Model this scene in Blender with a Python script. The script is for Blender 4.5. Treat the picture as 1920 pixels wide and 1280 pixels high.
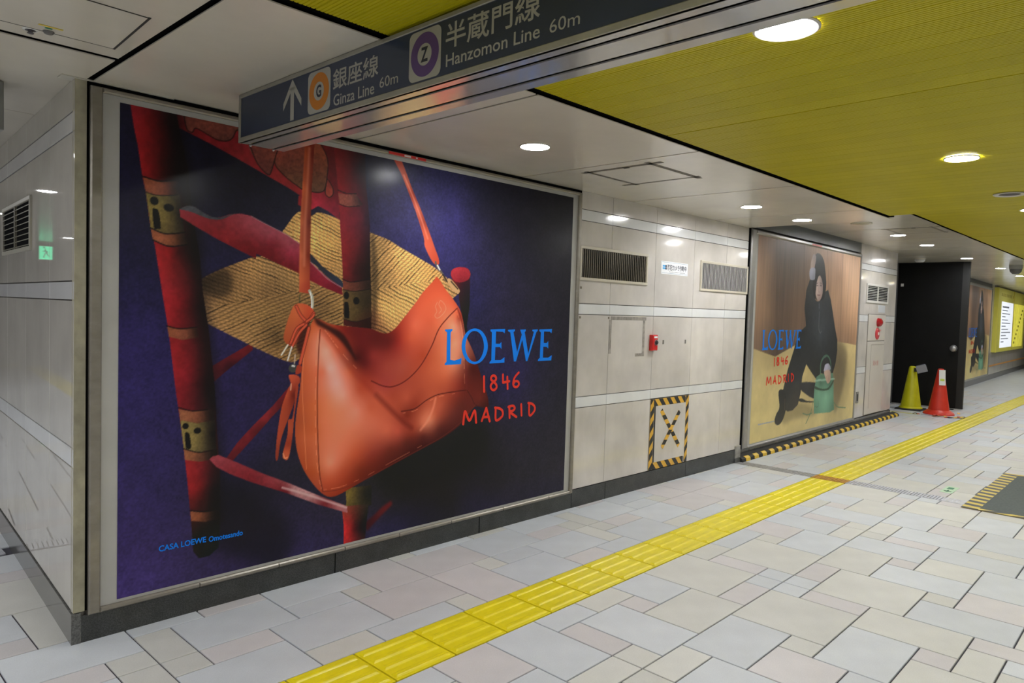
import bpy, bmesh, math, random
import numpy as np
from mathutils import Matrix, Vector

random.seed(7)
scene = bpy.context.scene
for o in list(bpy.data.objects): bpy.data.objects.remove(o)

# ------------------------------------------------------------------ camera, light, exposure
EYE = 1.43
def camera():
    a, b, c = (math.radians(v) for v in (45.6646, -2.5161, 1.7600))       # heading, pitch, roll
    fw = Vector((math.sin(a)*math.cos(b), math.cos(a)*math.cos(b), math.sin(b)))
    rt = Vector((math.cos(a), -math.sin(a), 0)); up = rt.cross(fw)
    r2 = rt*math.cos(c)+up*math.sin(c); u2 = up*math.cos(c)-rt*math.sin(c)
    m = Matrix(((r2.x, u2.x, -fw.x, 0), (r2.y, u2.y, -fw.y, 0), (r2.z, u2.z, -fw.z, EYE), (0, 0, 0, 1)))
    cd = bpy.data.cameras.new('camera'); cd.sensor_width = 36; cd.lens = 1339.75/1920*36; cd.clip_start = .05; cd.clip_end = 200
    o = bpy.data.objects.new('camera', cd); o.matrix_world = m; scene.collection.objects.link(o); scene.camera = o
camera()
w = bpy.data.worlds.new('World'); scene.world = w; w.use_nodes = True
w.node_tree.nodes['Background'].inputs[0].default_value = (1, .97, .92, 1)
w.node_tree.nodes['Background'].inputs[1].default_value = .02
scene.view_settings.view_transform = 'Standard'; scene.view_settings.look = 'None'
scene.view_settings.gamma = 1; scene.view_settings.use_curve_mapping = False
scene.view_settings.exposure = 1.75
LAMP = 60

# ------------------------------------------------------------------ materials
MATS = {}
def mat(name, col, rough=.5, metal=0, emit=0, noise=None, bump=None, spec=.5, coat=0, coatr=.05, rand=0, speck=None, stain=None):
    if name in MATS: return MATS[name]
    m = bpy.data.materials.new(name); m.use_nodes = True; nt = m.node_tree; N = nt.nodes; L = nt.links
    b = N['Principled BSDF']; b.inputs['Roughness'].default_value = rough; b.inputs['Metallic'].default_value = metal
    b.inputs['Specular IOR Level'].default_value = spec; b.inputs['Coat Weight'].default_value = coat; b.inputs['Coat Roughness'].default_value = coatr
    b.inputs['Base Color'].default_value = (*col, 1)
    if emit: b.inputs['Emission Color'].default_value = (*col, 1); b.inputs['Emission Strength'].default_value = emit
    out = None
    tc = N.new('ShaderNodeTexCoord')
    if noise or speck or stain or rand:
        out = N.new('ShaderNodeRGB').outputs[0]; out.default_value = (*col, 1)
        def mul(fac, lo, hi, prev):
            mr = N.new('ShaderNodeMapRange'); L.new(fac, mr.inputs[0])
            mr.inputs[1].default_value = .3; mr.inputs[2].default_value = .7; mr.inputs[3].default_value = lo; mr.inputs[4].default_value = hi
            mx = N.new('ShaderNodeMix'); mx.data_type = 'RGBA'; mx.blend_type = 'MULTIPLY'; mx.inputs[0].default_value = 1
            L.new(prev, mx.inputs[6]); L.new(mr.outputs[0], mx.inputs[7]); return mx.outputs[2]
        if noise:
            n = N.new('ShaderNodeTexNoise'); n.inputs['Scale'].default_value = noise[0]; n.inputs['Detail'].default_value = 4
            L.new(tc.outputs['Object'], n.inputs['Vector']); out = mul(n.outputs['Fac'], 1-noise[1], 1+noise[1], out)
        if stain:
            mp = N.new('ShaderNodeMapping'); mp.inputs['Scale'].default_value = stain[2]; L.new(tc.outputs['Object'], mp.inputs[0])
            n = N.new('ShaderNodeTexNoise'); n.inputs['Scale'].default_value = stain[0]; n.inputs['Detail'].default_value = 6; n.inputs['Roughness'].default_value = .65
            L.new(mp.outputs[0], n.inputs['Vector']); out = mul(n.outputs['Fac'], 1-stain[1], 1+stain[1]*.4, out)
        if speck:
            n = N.new('ShaderNodeTexNoise'); n.inputs['Scale'].default_value = speck[0]; n.inputs['Detail'].default_value = 2
            L.new(tc.outputs['Object'], n.inputs['Vector']); out = mul(n.outputs['Fac'], 1-speck[1], 1+speck[1], out)
        if rand:
            oi = N.new('ShaderNodeObjectInfo'); mr = N.new('ShaderNodeMapRange'); L.new(oi.outputs['Random'], mr.inputs[0])
            mr.inputs[3].default_value = 1-rand; mr.inputs[4].default_value = 1+rand
            mx = N.new('ShaderNodeMix'); mx.data_type = 'RGBA'; mx.blend_type = 'MULTIPLY'; mx.inputs[0].default_value = 1
            L.new(out, mx.inputs[6]); L.new(mr.outputs[0], mx.inputs[7]); out = mx.outputs[2]
        L.new(out, b.inputs['Base Color'])
    if bump:
        n = N.new('ShaderNodeTexNoise'); n.inputs['Scale'].default_value = bump[0]; n.inputs['Detail'].default_value = 3
        L.new(tc.outputs['Object'], n.inputs['Vector']); bp = N.new('ShaderNodeBump'); bp.inputs['Strength'].default_value = bump[1]; bp.inputs['Distance'].default_value = bump[2] if len(bump) > 2 else .002
        L.new(n.outputs['Fac'], bp.inputs['Height']); L.new(bp.outputs[0], b.inputs['Normal'])
    MATS[name] = m; return m

WALLT = mat('wall_tile', (.645, .605, .565), .09, noise=(3.5, .10), stain=(1.6, .14, (1, 1, .35)), rand=.03)
WALLS = mat('wall_strip', (.74, .745, .75), .10, noise=(4, .05), stain=(2, .08, (1, 1, .5)), rand=.02)
LEFTT = mat('left_wall_tile', (.58, .555, .515), .02, noise=(3.5, .08), stain=(1.6, .10, (1, 1, .35)), rand=.02, spec=.7)
LEFTS = mat('left_wall_strip', (.68, .685, .70), .02, noise=(4, .05), rand=.02, spec=.7)
JOINT = mat('tile_joint', (.035, .032, .03), .8)
VJOINT = mat('tile_backing', (.10, .09, .08), .8)
GRAN = mat('dark_granite', (.042, .044, .042), .32, speck=(180, .55), noise=(12, .25))
GRANP = mat('polished_granite', (.11, .11, .105), .16, speck=(160, .4), noise=(8, .2))
STONE = mat('grey_stone', (.33, .32, .30), .6, noise=(18, .25), stain=(4, .3, (1, 1, 1)))
FRAME = mat('champagne_aluminium', (.30, .275, .235), .34, metal=.55, noise=(20, .08), stain=(6, .15, (1, 1, 3)))
MATTE = mat('white_mount', (.45, .445, .425), .5, noise=(6, .06))
EDGE = mat('cut_slab_edge', (.38, .355, .26), .45, noise=(14, .2), stain=(5, .3, (1, 1, .4)))
BLACK = mat('black_gap', (.006, .006, .006), .9, spec=0)
TG = mat('floor_tile_grey', (.60, .63, .675), .42, noise=(5, .05), speck=(220, .05), rand=.05, stain=(2.2, .07, (1, 1, 1)))
TC = mat('floor_tile_cream', (.63, .628, .60), .42, noise=(5, .05), speck=(220, .05), rand=.05, stain=(2.2, .07, (1, 1, 1)))
TP = mat('floor_tile_pink', (.615, .59, .605), .42, noise=(5, .05), speck=(220, .05), rand=.05, stain=(2.2, .07, (1, 1, 1)))
GROUT = mat('floor_grout', (.035, .032, .05), .7)
TACT = mat('tactile_yellow', (.82, .69, .008), .34, noise=(5, .08), rand=.03, stain=(9, .10, (1, 1, 1)))
CEIL = mat('enamel_ceiling_white', (.70, .655, .565), .20, noise=(2.2, .04), stain=(1.2, .10, (1, 1, 1)))
YEL = mat('yellow_ceiling_enamel', (.54, .465, .008), .45, spec=.2, rand=.05, noise=(3, .04))
STEEL = mat('brushed_steel', (.55, .55, .56), .28, metal=.9, noise=(40, .12))
SIGNB = mat('sign_navy', (.030, .043, .082), .30, noise=(3, .12))
SIGNW = mat('sign_white', (.42, .41, .37), .4)
SIGNU = mat('sign_soffit', (.52, .49, .47), .13, metal=.30, coat=.5, noise=(2, .05))
SIGNF = mat('sign_edge_trim', (.36, .345, .29), .4, metal=.3, noise=(10, .1))
ORANGE = mat('line_orange', (.60, .20, .012), .4); PURPLE = mat('line_purple', (.11, .055, .20), .4); INKN = mat('ink_navy', (.02, .024, .045), .4)
BLUEI = mat('ink_blue', (.003, .22, .90), .5, spec=.2); REDI = mat('ink_red', (.80, .045, .025), .5, spec=.2); PALEB = mat('ink_pale', (.45, .47, .55), .5)
HAZY = mat('tape_yellow', (.74, .42, .045), .4, noise=(30, .06)); HAZY2 = mat('tape_lemon', (.72, .55, .06), .4, noise=(30, .06)); HAZK = mat('tape_black', (.02, .02, .02), .4)
DARKG = mat('grey_band_panel', (.085, .095, .11), .35)
GRILLD = mat('bronze_slat', (.12, .10, .07), .45, metal=.3); GRILLC = mat('grille_cavity', (.02, .02, .021), .9, spec=0)
GRILLB = mat('cream_grille_frame', (.58, .53, .43), .4); GRILLL = mat('pale_slat', (.40, .39, .37), .4); WHITEG = mat('white_slat', (.62, .60, .56), .4)
WHITE = mat('white_plastic', (.75, .75, .74), .35); PAPER = mat('white_paper', (.80, .81, .82), .6)
RED = mat('red_plastic', (.62, .02, .02), .3, noise=(20, .06)); REDC = mat('cone_red', (.66, .035, .015), .4, noise=(8, .08)); YELC = mat('cone_yellow', (.62, .60, .006), .4, noise=(8, .08))
RUBB = mat('black_rubber', (.018, .018, .018), .7, noise=(30, .2)); BLKP = mat('black_partition', (.006, .006, .006), .5, noise=(5, .2), spec=.25)
GREYP = mat('grey_plastic', (.32, .33, .36), .4); MATG = mat('mat_green_grey', (.105, .125, .125), .85, noise=(60, .15)); GREENI = mat('ink_green', (.03, .22, .10), .5); MINT = mat('mint_sheet', (.52, .72, .52), .5)
BOARDY = mat('board_yellow', (.88, .82, .14), .35); BOARDL = mat('board_sheet', (.80, .84, .92), .5, emit=.22); BOARDM = mat('board_map', (.74, .68, .08), .5, noise=(6, .25), emit=.14)  # board sheet and map given a weak glow to lift their brightness
GREENL = mat('exit_green', (.10, .75, .38), .4, emit=.5); ORANGES = mat('orange_line', (.75, .36, .10), .4)
SHUT = mat('shutter_grey', (.34, .32, .29), .4); OPPW = mat('hall_wall', (.45, .42, .37), .3, noise=(2, .05))
DARKM = mat('tape_residue', (.17, .15, .12), .6, noise=(25, .5), stain=(8, .5, (1, 1, 1)))
LENS = mat('lamp_lens', (.97, .98, 1.0), .3, emit=LAMP); RING = mat('lamp_ring', (.55, .53, .48), .35, metal=.2)

# ------------------------------------------------------------------ mesh helpers
COL = scene.collection
class MB:
    def __init__(s): s.v = []; s.f = []; s.m = []
    def poly(s, pts, m=0):
        n = len(s.v); s.v += [tuple(p) for p in pts]; s.f.append(tuple(range(n, n+len(pts)))); s.m.append(m); return s
    def box(s, x0, x1, y0, y1, z0, z1, m=0):
        n = len(s.v)
        s.v += [(x0, y0, z0), (x1, y0, z0), (x1, y1, z0), (x0, y1, z0), (x0, y0, z1), (x1, y0, z1), (x1, y1, z1), (x0, y1, z1)]
        for f in ((0, 3, 2, 1), (4, 5, 6, 7), (0, 1, 5, 4), (1, 2, 6, 5), (2, 3, 7, 6), (3, 0, 4, 7)): s.f.append(tuple(n+i for i in f)); s.m.append(m)
        return s
    def chamf(s, x0, x1, y0, y1, z0, z1, c, m=0):          # box whose top edge (+z) is chamfered
        n = len(s.v)
        s.v += [(x0, y0, z0), (x1, y0, z0), (x1, y1, z0), (x0, y1, z0), (x0, y0, z1-c), (x1, y0, z1-c), (x1, y1, z1-c), (x0, y1, z1-c), (x0+c, y0+c, z1), (x1-c, y0+c, z1), (x1-c, y1-c, z1), (x0+c, y1-c, z1)]
        for f in ((0, 3, 2, 1), (0, 1, 5, 4), (1, 2, 6, 5), (2, 3, 7, 6), (3, 0, 4, 7), (4, 5, 9, 8), (5, 6, 10, 9), (6, 7, 11, 10), (7, 4, 8, 11), (8, 9, 10, 11)): s.f.append(tuple(n+i for i in f)); s.m.append(m)
        return s
    def face_tile(s, x0, x1, z0, z1, y, d, c, m=0):         # wall tile, face at y (viewer on the -y side), depth d
        n = len(s.v)
        s.v += [(x0, y+d, z0), (x1, y+d, z0), (x1, y+d, z1), (x0, y+d, z1), (x0, y+c, z0), (x1, y+c, z0), (x1, y+c, z1), (x0, y+c, z1), (x0+c, y, z0+c), (x1-c, y, z0+c), (x1-c, y, z1-c), (x0+c, y, z1-c)]
        for f in ((0, 1, 2, 3), (4, 5, 1, 0), (5, 6, 2, 1), (6, 7, 3, 2), (7, 4, 0, 3), (8, 9, 5, 4), (9, 10, 6, 5), (10, 11, 7, 6), (11, 8, 4, 7), (11, 10, 9, 8)): s.f.append(tuple(n+i for i in f)); s.m.append(m)
        return s
    def prism(s, pts, z0, z1, m=0):
        k = len(pts); n = len(s.v); s.v += [(p[0], p[1], z0) for p in pts]+[(p[0], p[1], z1) for p in pts]
        s.f.append(tuple(range(n+k-1, n-1, -1))); s.f.append(tuple(range(n+k, n+2*k))); s.m += [m, m]
        for i in range(k): s.f.append((n+i, n+(i+1) % k, n+k+(i+1) % k, n+k+i)); s.m.append(m)
        return s
    def plate(s, pts, y, d, m=0):                           # polygon in x,z with thickness, facing -y
        k = len(pts); n = len(s.v); s.v += [(p[0], y, p[1]) for p in pts]+[(p[0], y+d, p[1]) for p in pts]
        s.f.append(tuple(range(n, n+k))); s.f.append(tuple(range(n+2*k-1, n+k-1, -1))); s.m += [m, m]
        for i in range(k): s.f.append((n+(i+1) % k, n+i, n+k+i, n+k+(i+1) % k)); s.m.append(m)
        return s
    def lathe(s, prof, seg=24, m=0, c=(0, 0, 0), axis='z'):
        n = len(s.v)
        for i in range(seg):
            a = 2*math.pi*i/seg
            for r, h in prof:
                p = (r*math.cos(a), r*math.sin(a), h)
                if axis == 'y': p = (p[0], h, p[1])
                if axis == 'x': p = (h, p[0], p[1])
                s.v.append((p[0]+c[0], p[1]+c[1], p[2]+c[2]))
        k = len(prof)
        for i in range(seg):
            for j in range(k-1):
                a, b = n+i*k+j, n+((i+1) % seg)*k+j
                s.f.append((a, b, b+1, a+1)); s.m.append(m)
        return s
    def disc(s, c, r, seg=24, m=0, axis='z', flip=False):
        pts = []
        for i in range(seg):
            a = 2*math.pi*i/seg*(-1 if flip else 1)
            u, v = r*math.cos(a), r*math.sin(a)
            pts.append({'z': (c[0]+u, c[1]+v, c[2]), 'y': (c[0]+u, c[1], c[2]+v), 'x': (c[0], c[1]+u, c[2]+v)}[axis])
        return s.poly(pts, m)
    def build(s, name, mats, parent=None, smooth=False, loc=None, kind=None, label=None):
        me = bpy.data.meshes.new(name); me.from_pydata(s.v, [], s.f)
        mats = mats if isinstance(mats, (list, tuple)) else [mats]
        for q in mats: me.materials.append(q)
        me.polygons.foreach_set('material_index', s.m)
        bm = bmesh.new(); bm.from_mesh(me); bmesh.ops.recalc_face_normals(bm, faces=bm.faces[:]); bm.to_mesh(me); bm.free()
        if smooth:
            me.polygons.foreach_set('use_smooth', [True]*len(me.polygons)); me.set_sharp_from_angle(angle=math.radians(35))
        me.update(); return link(me, name, parent, loc, kind, label)
def link(me, name, parent=None, loc=None, kind=None, label=None):
    o = bpy.data.objects.new(name, me); COL.objects.link(o)
    if parent: o.parent = parent
    if loc is not None: o.location = loc
    if kind: o['kind'] = kind
    if label: o['label'] = label
    return o
def thing(name, label, cat, loc=(0, 0, 0), rz=0, group=None, kind=None):
    o = bpy.data.objects.new(name, None); COL.objects.link(o); o.location = loc; o.rotation_euler = (0, 0, math.radians(rz)); o.empty_display_size = .1
    if label: o['label'] = label
    if cat: o['category'] = cat
    if group: o['group'] = group
    if kind: o['kind'] = kind
    return o
def tag(o, label, cat, group=None):
    o['label'] = label; o['category'] = cat
    if group: o['group'] = group
    return o

# text laid on a plate facing -y, fitted to a box (x0, z0, width, height)
def text_mesh(body, bold=0.0):
    cu = bpy.data.curves.new('lettering', 'FONT'); cu.body = body; cu.size = 1; cu.offset = bold; cu.resolution_u = 3; cu.fill_mode = 'BOTH'
    o = bpy.data.objects.new('tmp', cu); COL.objects.link(o)
    dg = bpy.context.evaluated_depsgraph_get(); dg.update()
    me = bpy.data.meshes.new_from_object(o.evaluated_get(dg))
    v = [tuple(p.co) for p in me.vertices]; f = [tuple(p.vertices) for p in me.polygons]
    bpy.data.objects.remove(o); bpy.data.curves.remove(cu); bpy.data.meshes.remove(me)
    return v, f
def text(body, x0, z0, wd, ht, y, material, parent, bold=0.0, name='lettering', label=None, split=True):
    v, f = text_mesh(body, bold)
    if not v: return None
    xs = [p[0] for p in v]; ys = [p[1] for p in v]; a, b, c, d = min(xs), max(xs), min(ys), max(ys)
    pos = [(x0+(p[0]-a)/(b-a)*wd, y, z0+(p[1]-c)/(d-c)*ht) for p in v]
    if not split or len(body) == 1:
        mb = MB(); mb.v = pos; mb.f = f; mb.m = [0]*len(f); return mb.build(name, material, parent, label=label)
    ends = []                                               # right end of every character, to give each glyph a mesh of its own
    for i, ch in enumerate(body):
        if ch == ' ': continue
        q, _ = text_mesh(body[:i+1], bold); ends.append(max(p[0] for p in q)+1e-4)
    par = list(range(len(v)))
    def root(i):
        while par[i] != i: par[i] = par[par[i]]; i = par[i]
        return i
    for g in f:
        for k in g[1:]: par[root(k)] = root(g[0])
    hi = {}
    for i in range(len(v)): r = root(i); hi[r] = max(hi.get(r, -1e9), xs[i])
    groups = {}
    for g in f: groups.setdefault(next((k for k, e in enumerate(ends) if hi[root(g[0])] <= e), len(ends)-1), []).append(g)
    for k in sorted(groups):
        ids = sorted({i for g in groups[k] for i in g}); mp = {o: n for n, o in enumerate(ids)}
        mb = MB(); mb.v = [pos[i] for i in ids]; mb.f = [tuple(mp[i] for i in g) for g in groups[k]]; mb.m = [0]*len(mb.f); mb.build('letter', material, parent)
def stroke(mb, pts, wd, y, m=0):                            # brush line in x,z
    for i in range(len(pts)-1):
        (x0, z0), (x1, z1) = pts[i], pts[i+1]; l = math.hypot(x1-x0, z1-z0) or 1e-6
        nx, nz = -(z1-z0)/l*wd/2, (x1-x0)/l*wd/2; y -= .00002
        mb.poly([(x0+nx, y, z0+nz), (x1+nx, y, z1+nz), (x1-nx, y, z1-nz), (x0-nx, y, z0-nz)], m)
    for x, z in pts: y -= .00002; mb.disc((x, y, z), wd/2, 10, m, 'y')
def clip(poly, rect):
    x0, x1, z0, z1 = rect
    for ax, lim, sg in ((0, x0, 1), (0, x1, -1), (1, z0, 1), (1, z1, -1)):
        out = []
        for i in range(len(poly)):
            p, q = poly[i], poly[(i+1) % len(poly)]
            a, b = sg*(p[ax]-lim), sg*(q[ax]-lim)
            if a >= 0: out.append(p)
            if (a >= 0) != (b >= 0):
                t = a/(a-b); out.append((p[0]+(q[0]-p[0])*t, p[1]+(q[1]-p[1])*t))
        poly = out
        if not poly: return []
    return poly
def tape(L, wd, pitch, slant, th=.0008):
    """striped tape lying along +x from 0..L, height 0..wd, in the x,z plane; returns MB with slots (yellow, black)"""
    mb = MB(); mb.plate([(0, 0), (L, 0), (L, wd), (0, wd)], 0, th, 0)
    k = -abs(slant)*2-pitch
    while k < L+abs(slant)*2:
        p = clip([(k, 0), (k+pitch/2, 0), (k+pitch/2+slant, wd), (k+slant, wd)], (0, L, 0, wd))
        if len(p) > 2: mb.poly([(a, -.0006, b) for a, b in p], 1)
        k += pitch
    return mb

# ---- tiny print rasteriser: paints flat artwork on a grid of points (mm on the poster) ----
class Print:
    def __init__(s, w, h, step):
        s.w, s.h, s.step = w, h, step
        s.nx, s.ny = int(round(w/step))+1, int(round(h/step))+1
        s.x = np.linspace(0, w, s.nx); s.y = np.linspace(0, h, s.ny)   # y upward from the bottom
        s.c = np.zeros((s.ny, s.nx, 3))
        s.rng = np.random.default_rng(3)
    def box(s, x0, x1, y0, y1, pad):
        i0 = max(0, int((x0-pad)/s.w*(s.nx-1))); i1 = min(s.nx, int((x1+pad)/s.w*(s.nx-1))+2)
        j0 = max(0, int((y0-pad)/s.h*(s.ny-1))); j1 = min(s.ny, int((y1+pad)/s.h*(s.ny-1))+2)
        return j0, j1, i0, i1
    @staticmethod
    def spline(p, closed=True, n=6):
        p = np.asarray(p, float)
        if closed: q = np.vstack([p[-1], p, p[0], p[1]])
        else: q = np.vstack([2*p[0]-p[1], p, 2*p[-1]-p[-2]])
        out = []
        for i in range(1, len(q)-2):
            a, b, c, d = q[i-1], q[i], q[i+1], q[i+2]
            for k in range(n):
                t = k/n
                out.append(.5*((2*b)+(c-a)*t+(2*a-5*b+4*c-d)*t*t+(3*b-a-3*c+d)*t**3))
        if not closed: out.append(p[-1])
        return np.array(out)
    @staticmethod
    def blur(m, r):
        if r < 1: return m
        for _ in range(3):
            for ax in (0, 1):
                k = int(r)
                pad = [(0, 0), (0, 0)]; pad[ax] = (k+1, k)
                cs = np.cumsum(np.pad(m, pad, mode='edge'), axis=ax)
                n = m.shape[ax]
                hi = np.take(cs, np.arange(2*k+1, 2*k+1+n), axis=ax); lo = np.take(cs, np.arange(0, n), axis=ax)
                m = (hi-lo)/(2*k+1)
        return m
    def mask(s, poly, soft=0., smooth=True):
        p = s.spline(poly) if smooth else np.asarray(poly, float)
        soft = max(soft, s.step*.6)
        j0, j1, i0, i1 = s.box(p[:, 0].min(), p[:, 0].max(), p[:, 1].min(), p[:, 1].max(), 3*soft+s.step)
        if j1 <= j0 or i1 <= i0: return (0, 0, 0, 0), np.zeros((0, 0))
        sub = 2 if soft < 2.5*s.step else 1
        def inside(dx, dy):
            X = s.x[i0:i1][None, :]+dx; Y = s.y[j0:j1][:, None]+dy
            r = np.zeros((j1-j0, i1-i0), bool)
            n = len(p)
            for k in range(n):
                (xa, ya), (xb, yb) = p[k], p[(k+1) % n]
                if ya == yb: continue
                row = ((ya > Y) != (yb > Y))
                r ^= row & (X < (xb-xa)*(Y-ya)/(yb-ya)+xa)
            return r
        if sub == 1: m = inside(0, 0).astype(float)
        else:
            o = s.step/4
            m = sum(inside(a*o, b*o).astype(float) for a in (-1, 1) for b in (-1, 1))/4
        if soft > s.step: m = s.blur(m, round(soft/s.step/1.6))
        return (j0, j1, i0, i1), m
    def grad(s, b, pts, sig):
        j0, j1, i0, i1 = b
        p = np.array([(q[0], q[1]) for q in pts], float); c = np.array([q[2] for q in pts], float)
        m = c.mean(0); e = (sig*.45)**2
        A = np.sqrt(((p[:, None]-p[None])**2).sum(-1)+e)
        w = np.linalg.solve(A+np.eye(len(p))*sig*-.02, c-m)
        X = s.x[i0:i1][None, :]; Y = s.y[j0:j1][:, None]
        out = np.zeros((j1-j0, i1-i0, 3))+m
        for (x, y), k in zip(p, w): out += np.sqrt((X-x)**2+(Y-y)**2+e)[..., None]*k
        lo, hi = c.min(0)*.8, c.max(0)*1.05
        return np.clip(out, lo, hi)
    def noise(s, b, sx, sy=None, seed=0, oct=3):
        j0, j1, i0, i1 = b; sy = sy or sx
        r = np.random.default_rng(seed); out = 0; amp = 1; tot = 0
        for o in range(oct):
            nx, ny = int(s.w/sx)+3, int(s.h/sy)+3
            g = r.random((ny, nx))
            X = s.x[i0:i1]/sx; Y = s.y[j0:j1]/sy
            xi = X.astype(int); yi = Y.astype(int); fx = X-xi; fy = (Y-yi)[:, None]
            fx = (fx*fx*(3-2*fx))[None, :]; fy = fy*fy*(3-2*fy)
            A = g[np.ix_(yi, xi)]; B = g[np.ix_(yi, xi+1)]; C = g[np.ix_(yi+1, xi)]; D = g[np.ix_(yi+1, xi+1)]
            out = out+amp*((A*(1-fx)+B*fx)*(1-fy)+(C*(1-fx)+D*fx)*fy); tot += amp
            amp *= .6; sx = max(sx/2, s.step); sy = max(sy/2, s.step)
        return out/tot-.5
    def put(s, b, m, col, alpha=1.):
        j0, j1, i0, i1 = b
        if m.size == 0: return
        t = s.c[j0:j1, i0:i1]; a = (m*alpha)[..., None]
        s.c[j0:j1, i0:i1] = t*(1-a)+np.asarray(col, float)*a
    def fill(s, poly, col, soft=0., alpha=1., smooth=True, noise=None, sig=60, texture=None):
        b, m = s.mask(poly, soft, smooth)
        if m.size == 0: return
        if isinstance(col, list): c = s.grad(b, col, sig)
        else: c = np.ones(m.shape+(3,))*np.array(col, float)
        if noise: c = c*(1+noise[1]*s.noise(b, noise[0], noise[2] if len(noise) > 2 else None, seed=abs(int(poly[0][0]))))[..., None]
        if texture is not None: c = texture(s, b, c)
        s.put(b, m, c, alpha)
    def stroke(s, pts, w, col, alpha=1., soft=0., smooth=True, dash=None):
        p = s.spline(pts, False) if smooth and len(pts) > 2 else np.asarray(pts, float)
        e = max(soft, s.step*.8)
        cum = np.r_[0, np.cumsum(np.hypot(*np.diff(p, axis=0).T))]
        for k in range(len(p)-1):
            if dash and (cum[k] % (dash*2)) > dash: continue
            (xa, ya), (xb, yb) = p[k], p[k+1]
            j0, j1, i0, i1 = s.box(min(xa, xb), max(xa, xb), min(ya, yb), max(ya, yb), w+2*e)
            if j1 <= j0 or i1 <= i0: continue
            X = s.x[i0:i1][None, :]; Y = s.y[j0:j1][:, None]
            L = max((xb-xa)**2+(yb-ya)**2, 1e-9)
            t = np.clip(((X-xa)*(xb-xa)+(Y-ya)*(yb-ya))/L, 0, 1)
            d = np.hypot(X-xa-t*(xb-xa), Y-ya-t*(yb-ya))
            m = np.clip((w/2+e/2-d)/e, 0, 1)
            if not hasattr(s, '_acc') or s._acc is None: s._acc = {}
            s._tmp = getattr(s, '_tmp', None)
            if s._tmp is None: s._tmp = np.zeros((s.ny, s.nx)); s._bb = [s.ny, 0, s.nx, 0]
            s._tmp[j0:j1, i0:i1] = np.maximum(s._tmp[j0:j1, i0:i1], m)
            q = s._bb; s._bb = [min(q[0], j0), max(q[1], j1), min(q[2], i0), max(q[3], i1)]
        if getattr(s, '_tmp', None) is not None:
            j0, j1, i0, i1 = s._bb
            s.put((j0, j1, i0, i1), s._tmp[j0:j1, i0:i1], col, alpha); s._tmp = None

# ------------------------------------------------------------------ floor: ashlar tiling with a repeating module
MA, MBB, A0, B0 = .1525, .1485, .005, .048
def fa(i): return A0+MA*i
def fb(j): return B0+MBB*j
FLOOR_RZ = .9
floor = MB().box(-14, 40, -8, 24, -.10, -.007).build('floor', GROUT, kind='structure'); floor.rotation_euler = (0, 0, math.radians(FLOOR_RZ))
MOD = '''14,16,11,14,G 14,16,10,11,C 16,17,11,13,P 16,17,10,11,C 16,18,13,14,G 18,20,13,14,C 17,19,10,13,G 19,20,12,13,P 19,22,10,12,C 20,22,12,14,G 22,25,11,14,C 22,24,10,11,P 24,25,10,11,G 25,26,10,11,G 25,26,11,13,P 25,27,13,14,C 26,29,10,13,C 27,30,13,14,G 29,30,12,13,C 30,32,12,14,P 29,32,10,12,G
16,18,9,10,C 16,18,6,9,G 18,21,8,10,G 18,20,6,8,P 20,21,7,8,C 21,24,7,10,C 20,23,5,7,G 23,25,4,7,C 22,23,4,5,P 20,22,3,5,C 17,20,4,6,G 24,25,7,9,P 24,25,9,10,G 25,26,9,10,G 26,28,9,10,P 25,28,6,9,C 25,27,3,6,G 27,28,5,6,C 27,29,3,5,P 28,31,8,10,C 30,31,7,8,P 28,30,5,8,G 30,32,5,7,C 31,33,7,10,G 33,34,7,9,P 33,34,9,10,C 32,34,4,7,G 29,32,3,5,G 16,17,4,6,C
10,12,16,17,C 12,15,16,17,G 15,16,16,17,C 16,18,16,19,P 18,21,16,18,G 21,23,16,17,P 23,25,16,17,G 25,28,16,18,G 10,13,17,19,G 13,16,17,19,P 18,19,18,19,C 19,21,18,19,G 21,24,17,19,G 24,25,17,19,C 25,26,18,19,C 26,28,18,19,P
11,13,19,20,G 13,14,19,20,C 14,16,19,22,P 16,19,19,21,P 19,22,19,21,G 22,24,19,20,P 24,25,19,20,C 25,26,19,21,C 26,29,19,21,G 22,25,20,22,G 11,14,20,22,G 16,17,21,22,C 17,20,21,22,G 20,22,21,22,C 25,27,21,22,G 27,29,21,22,P'''
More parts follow.
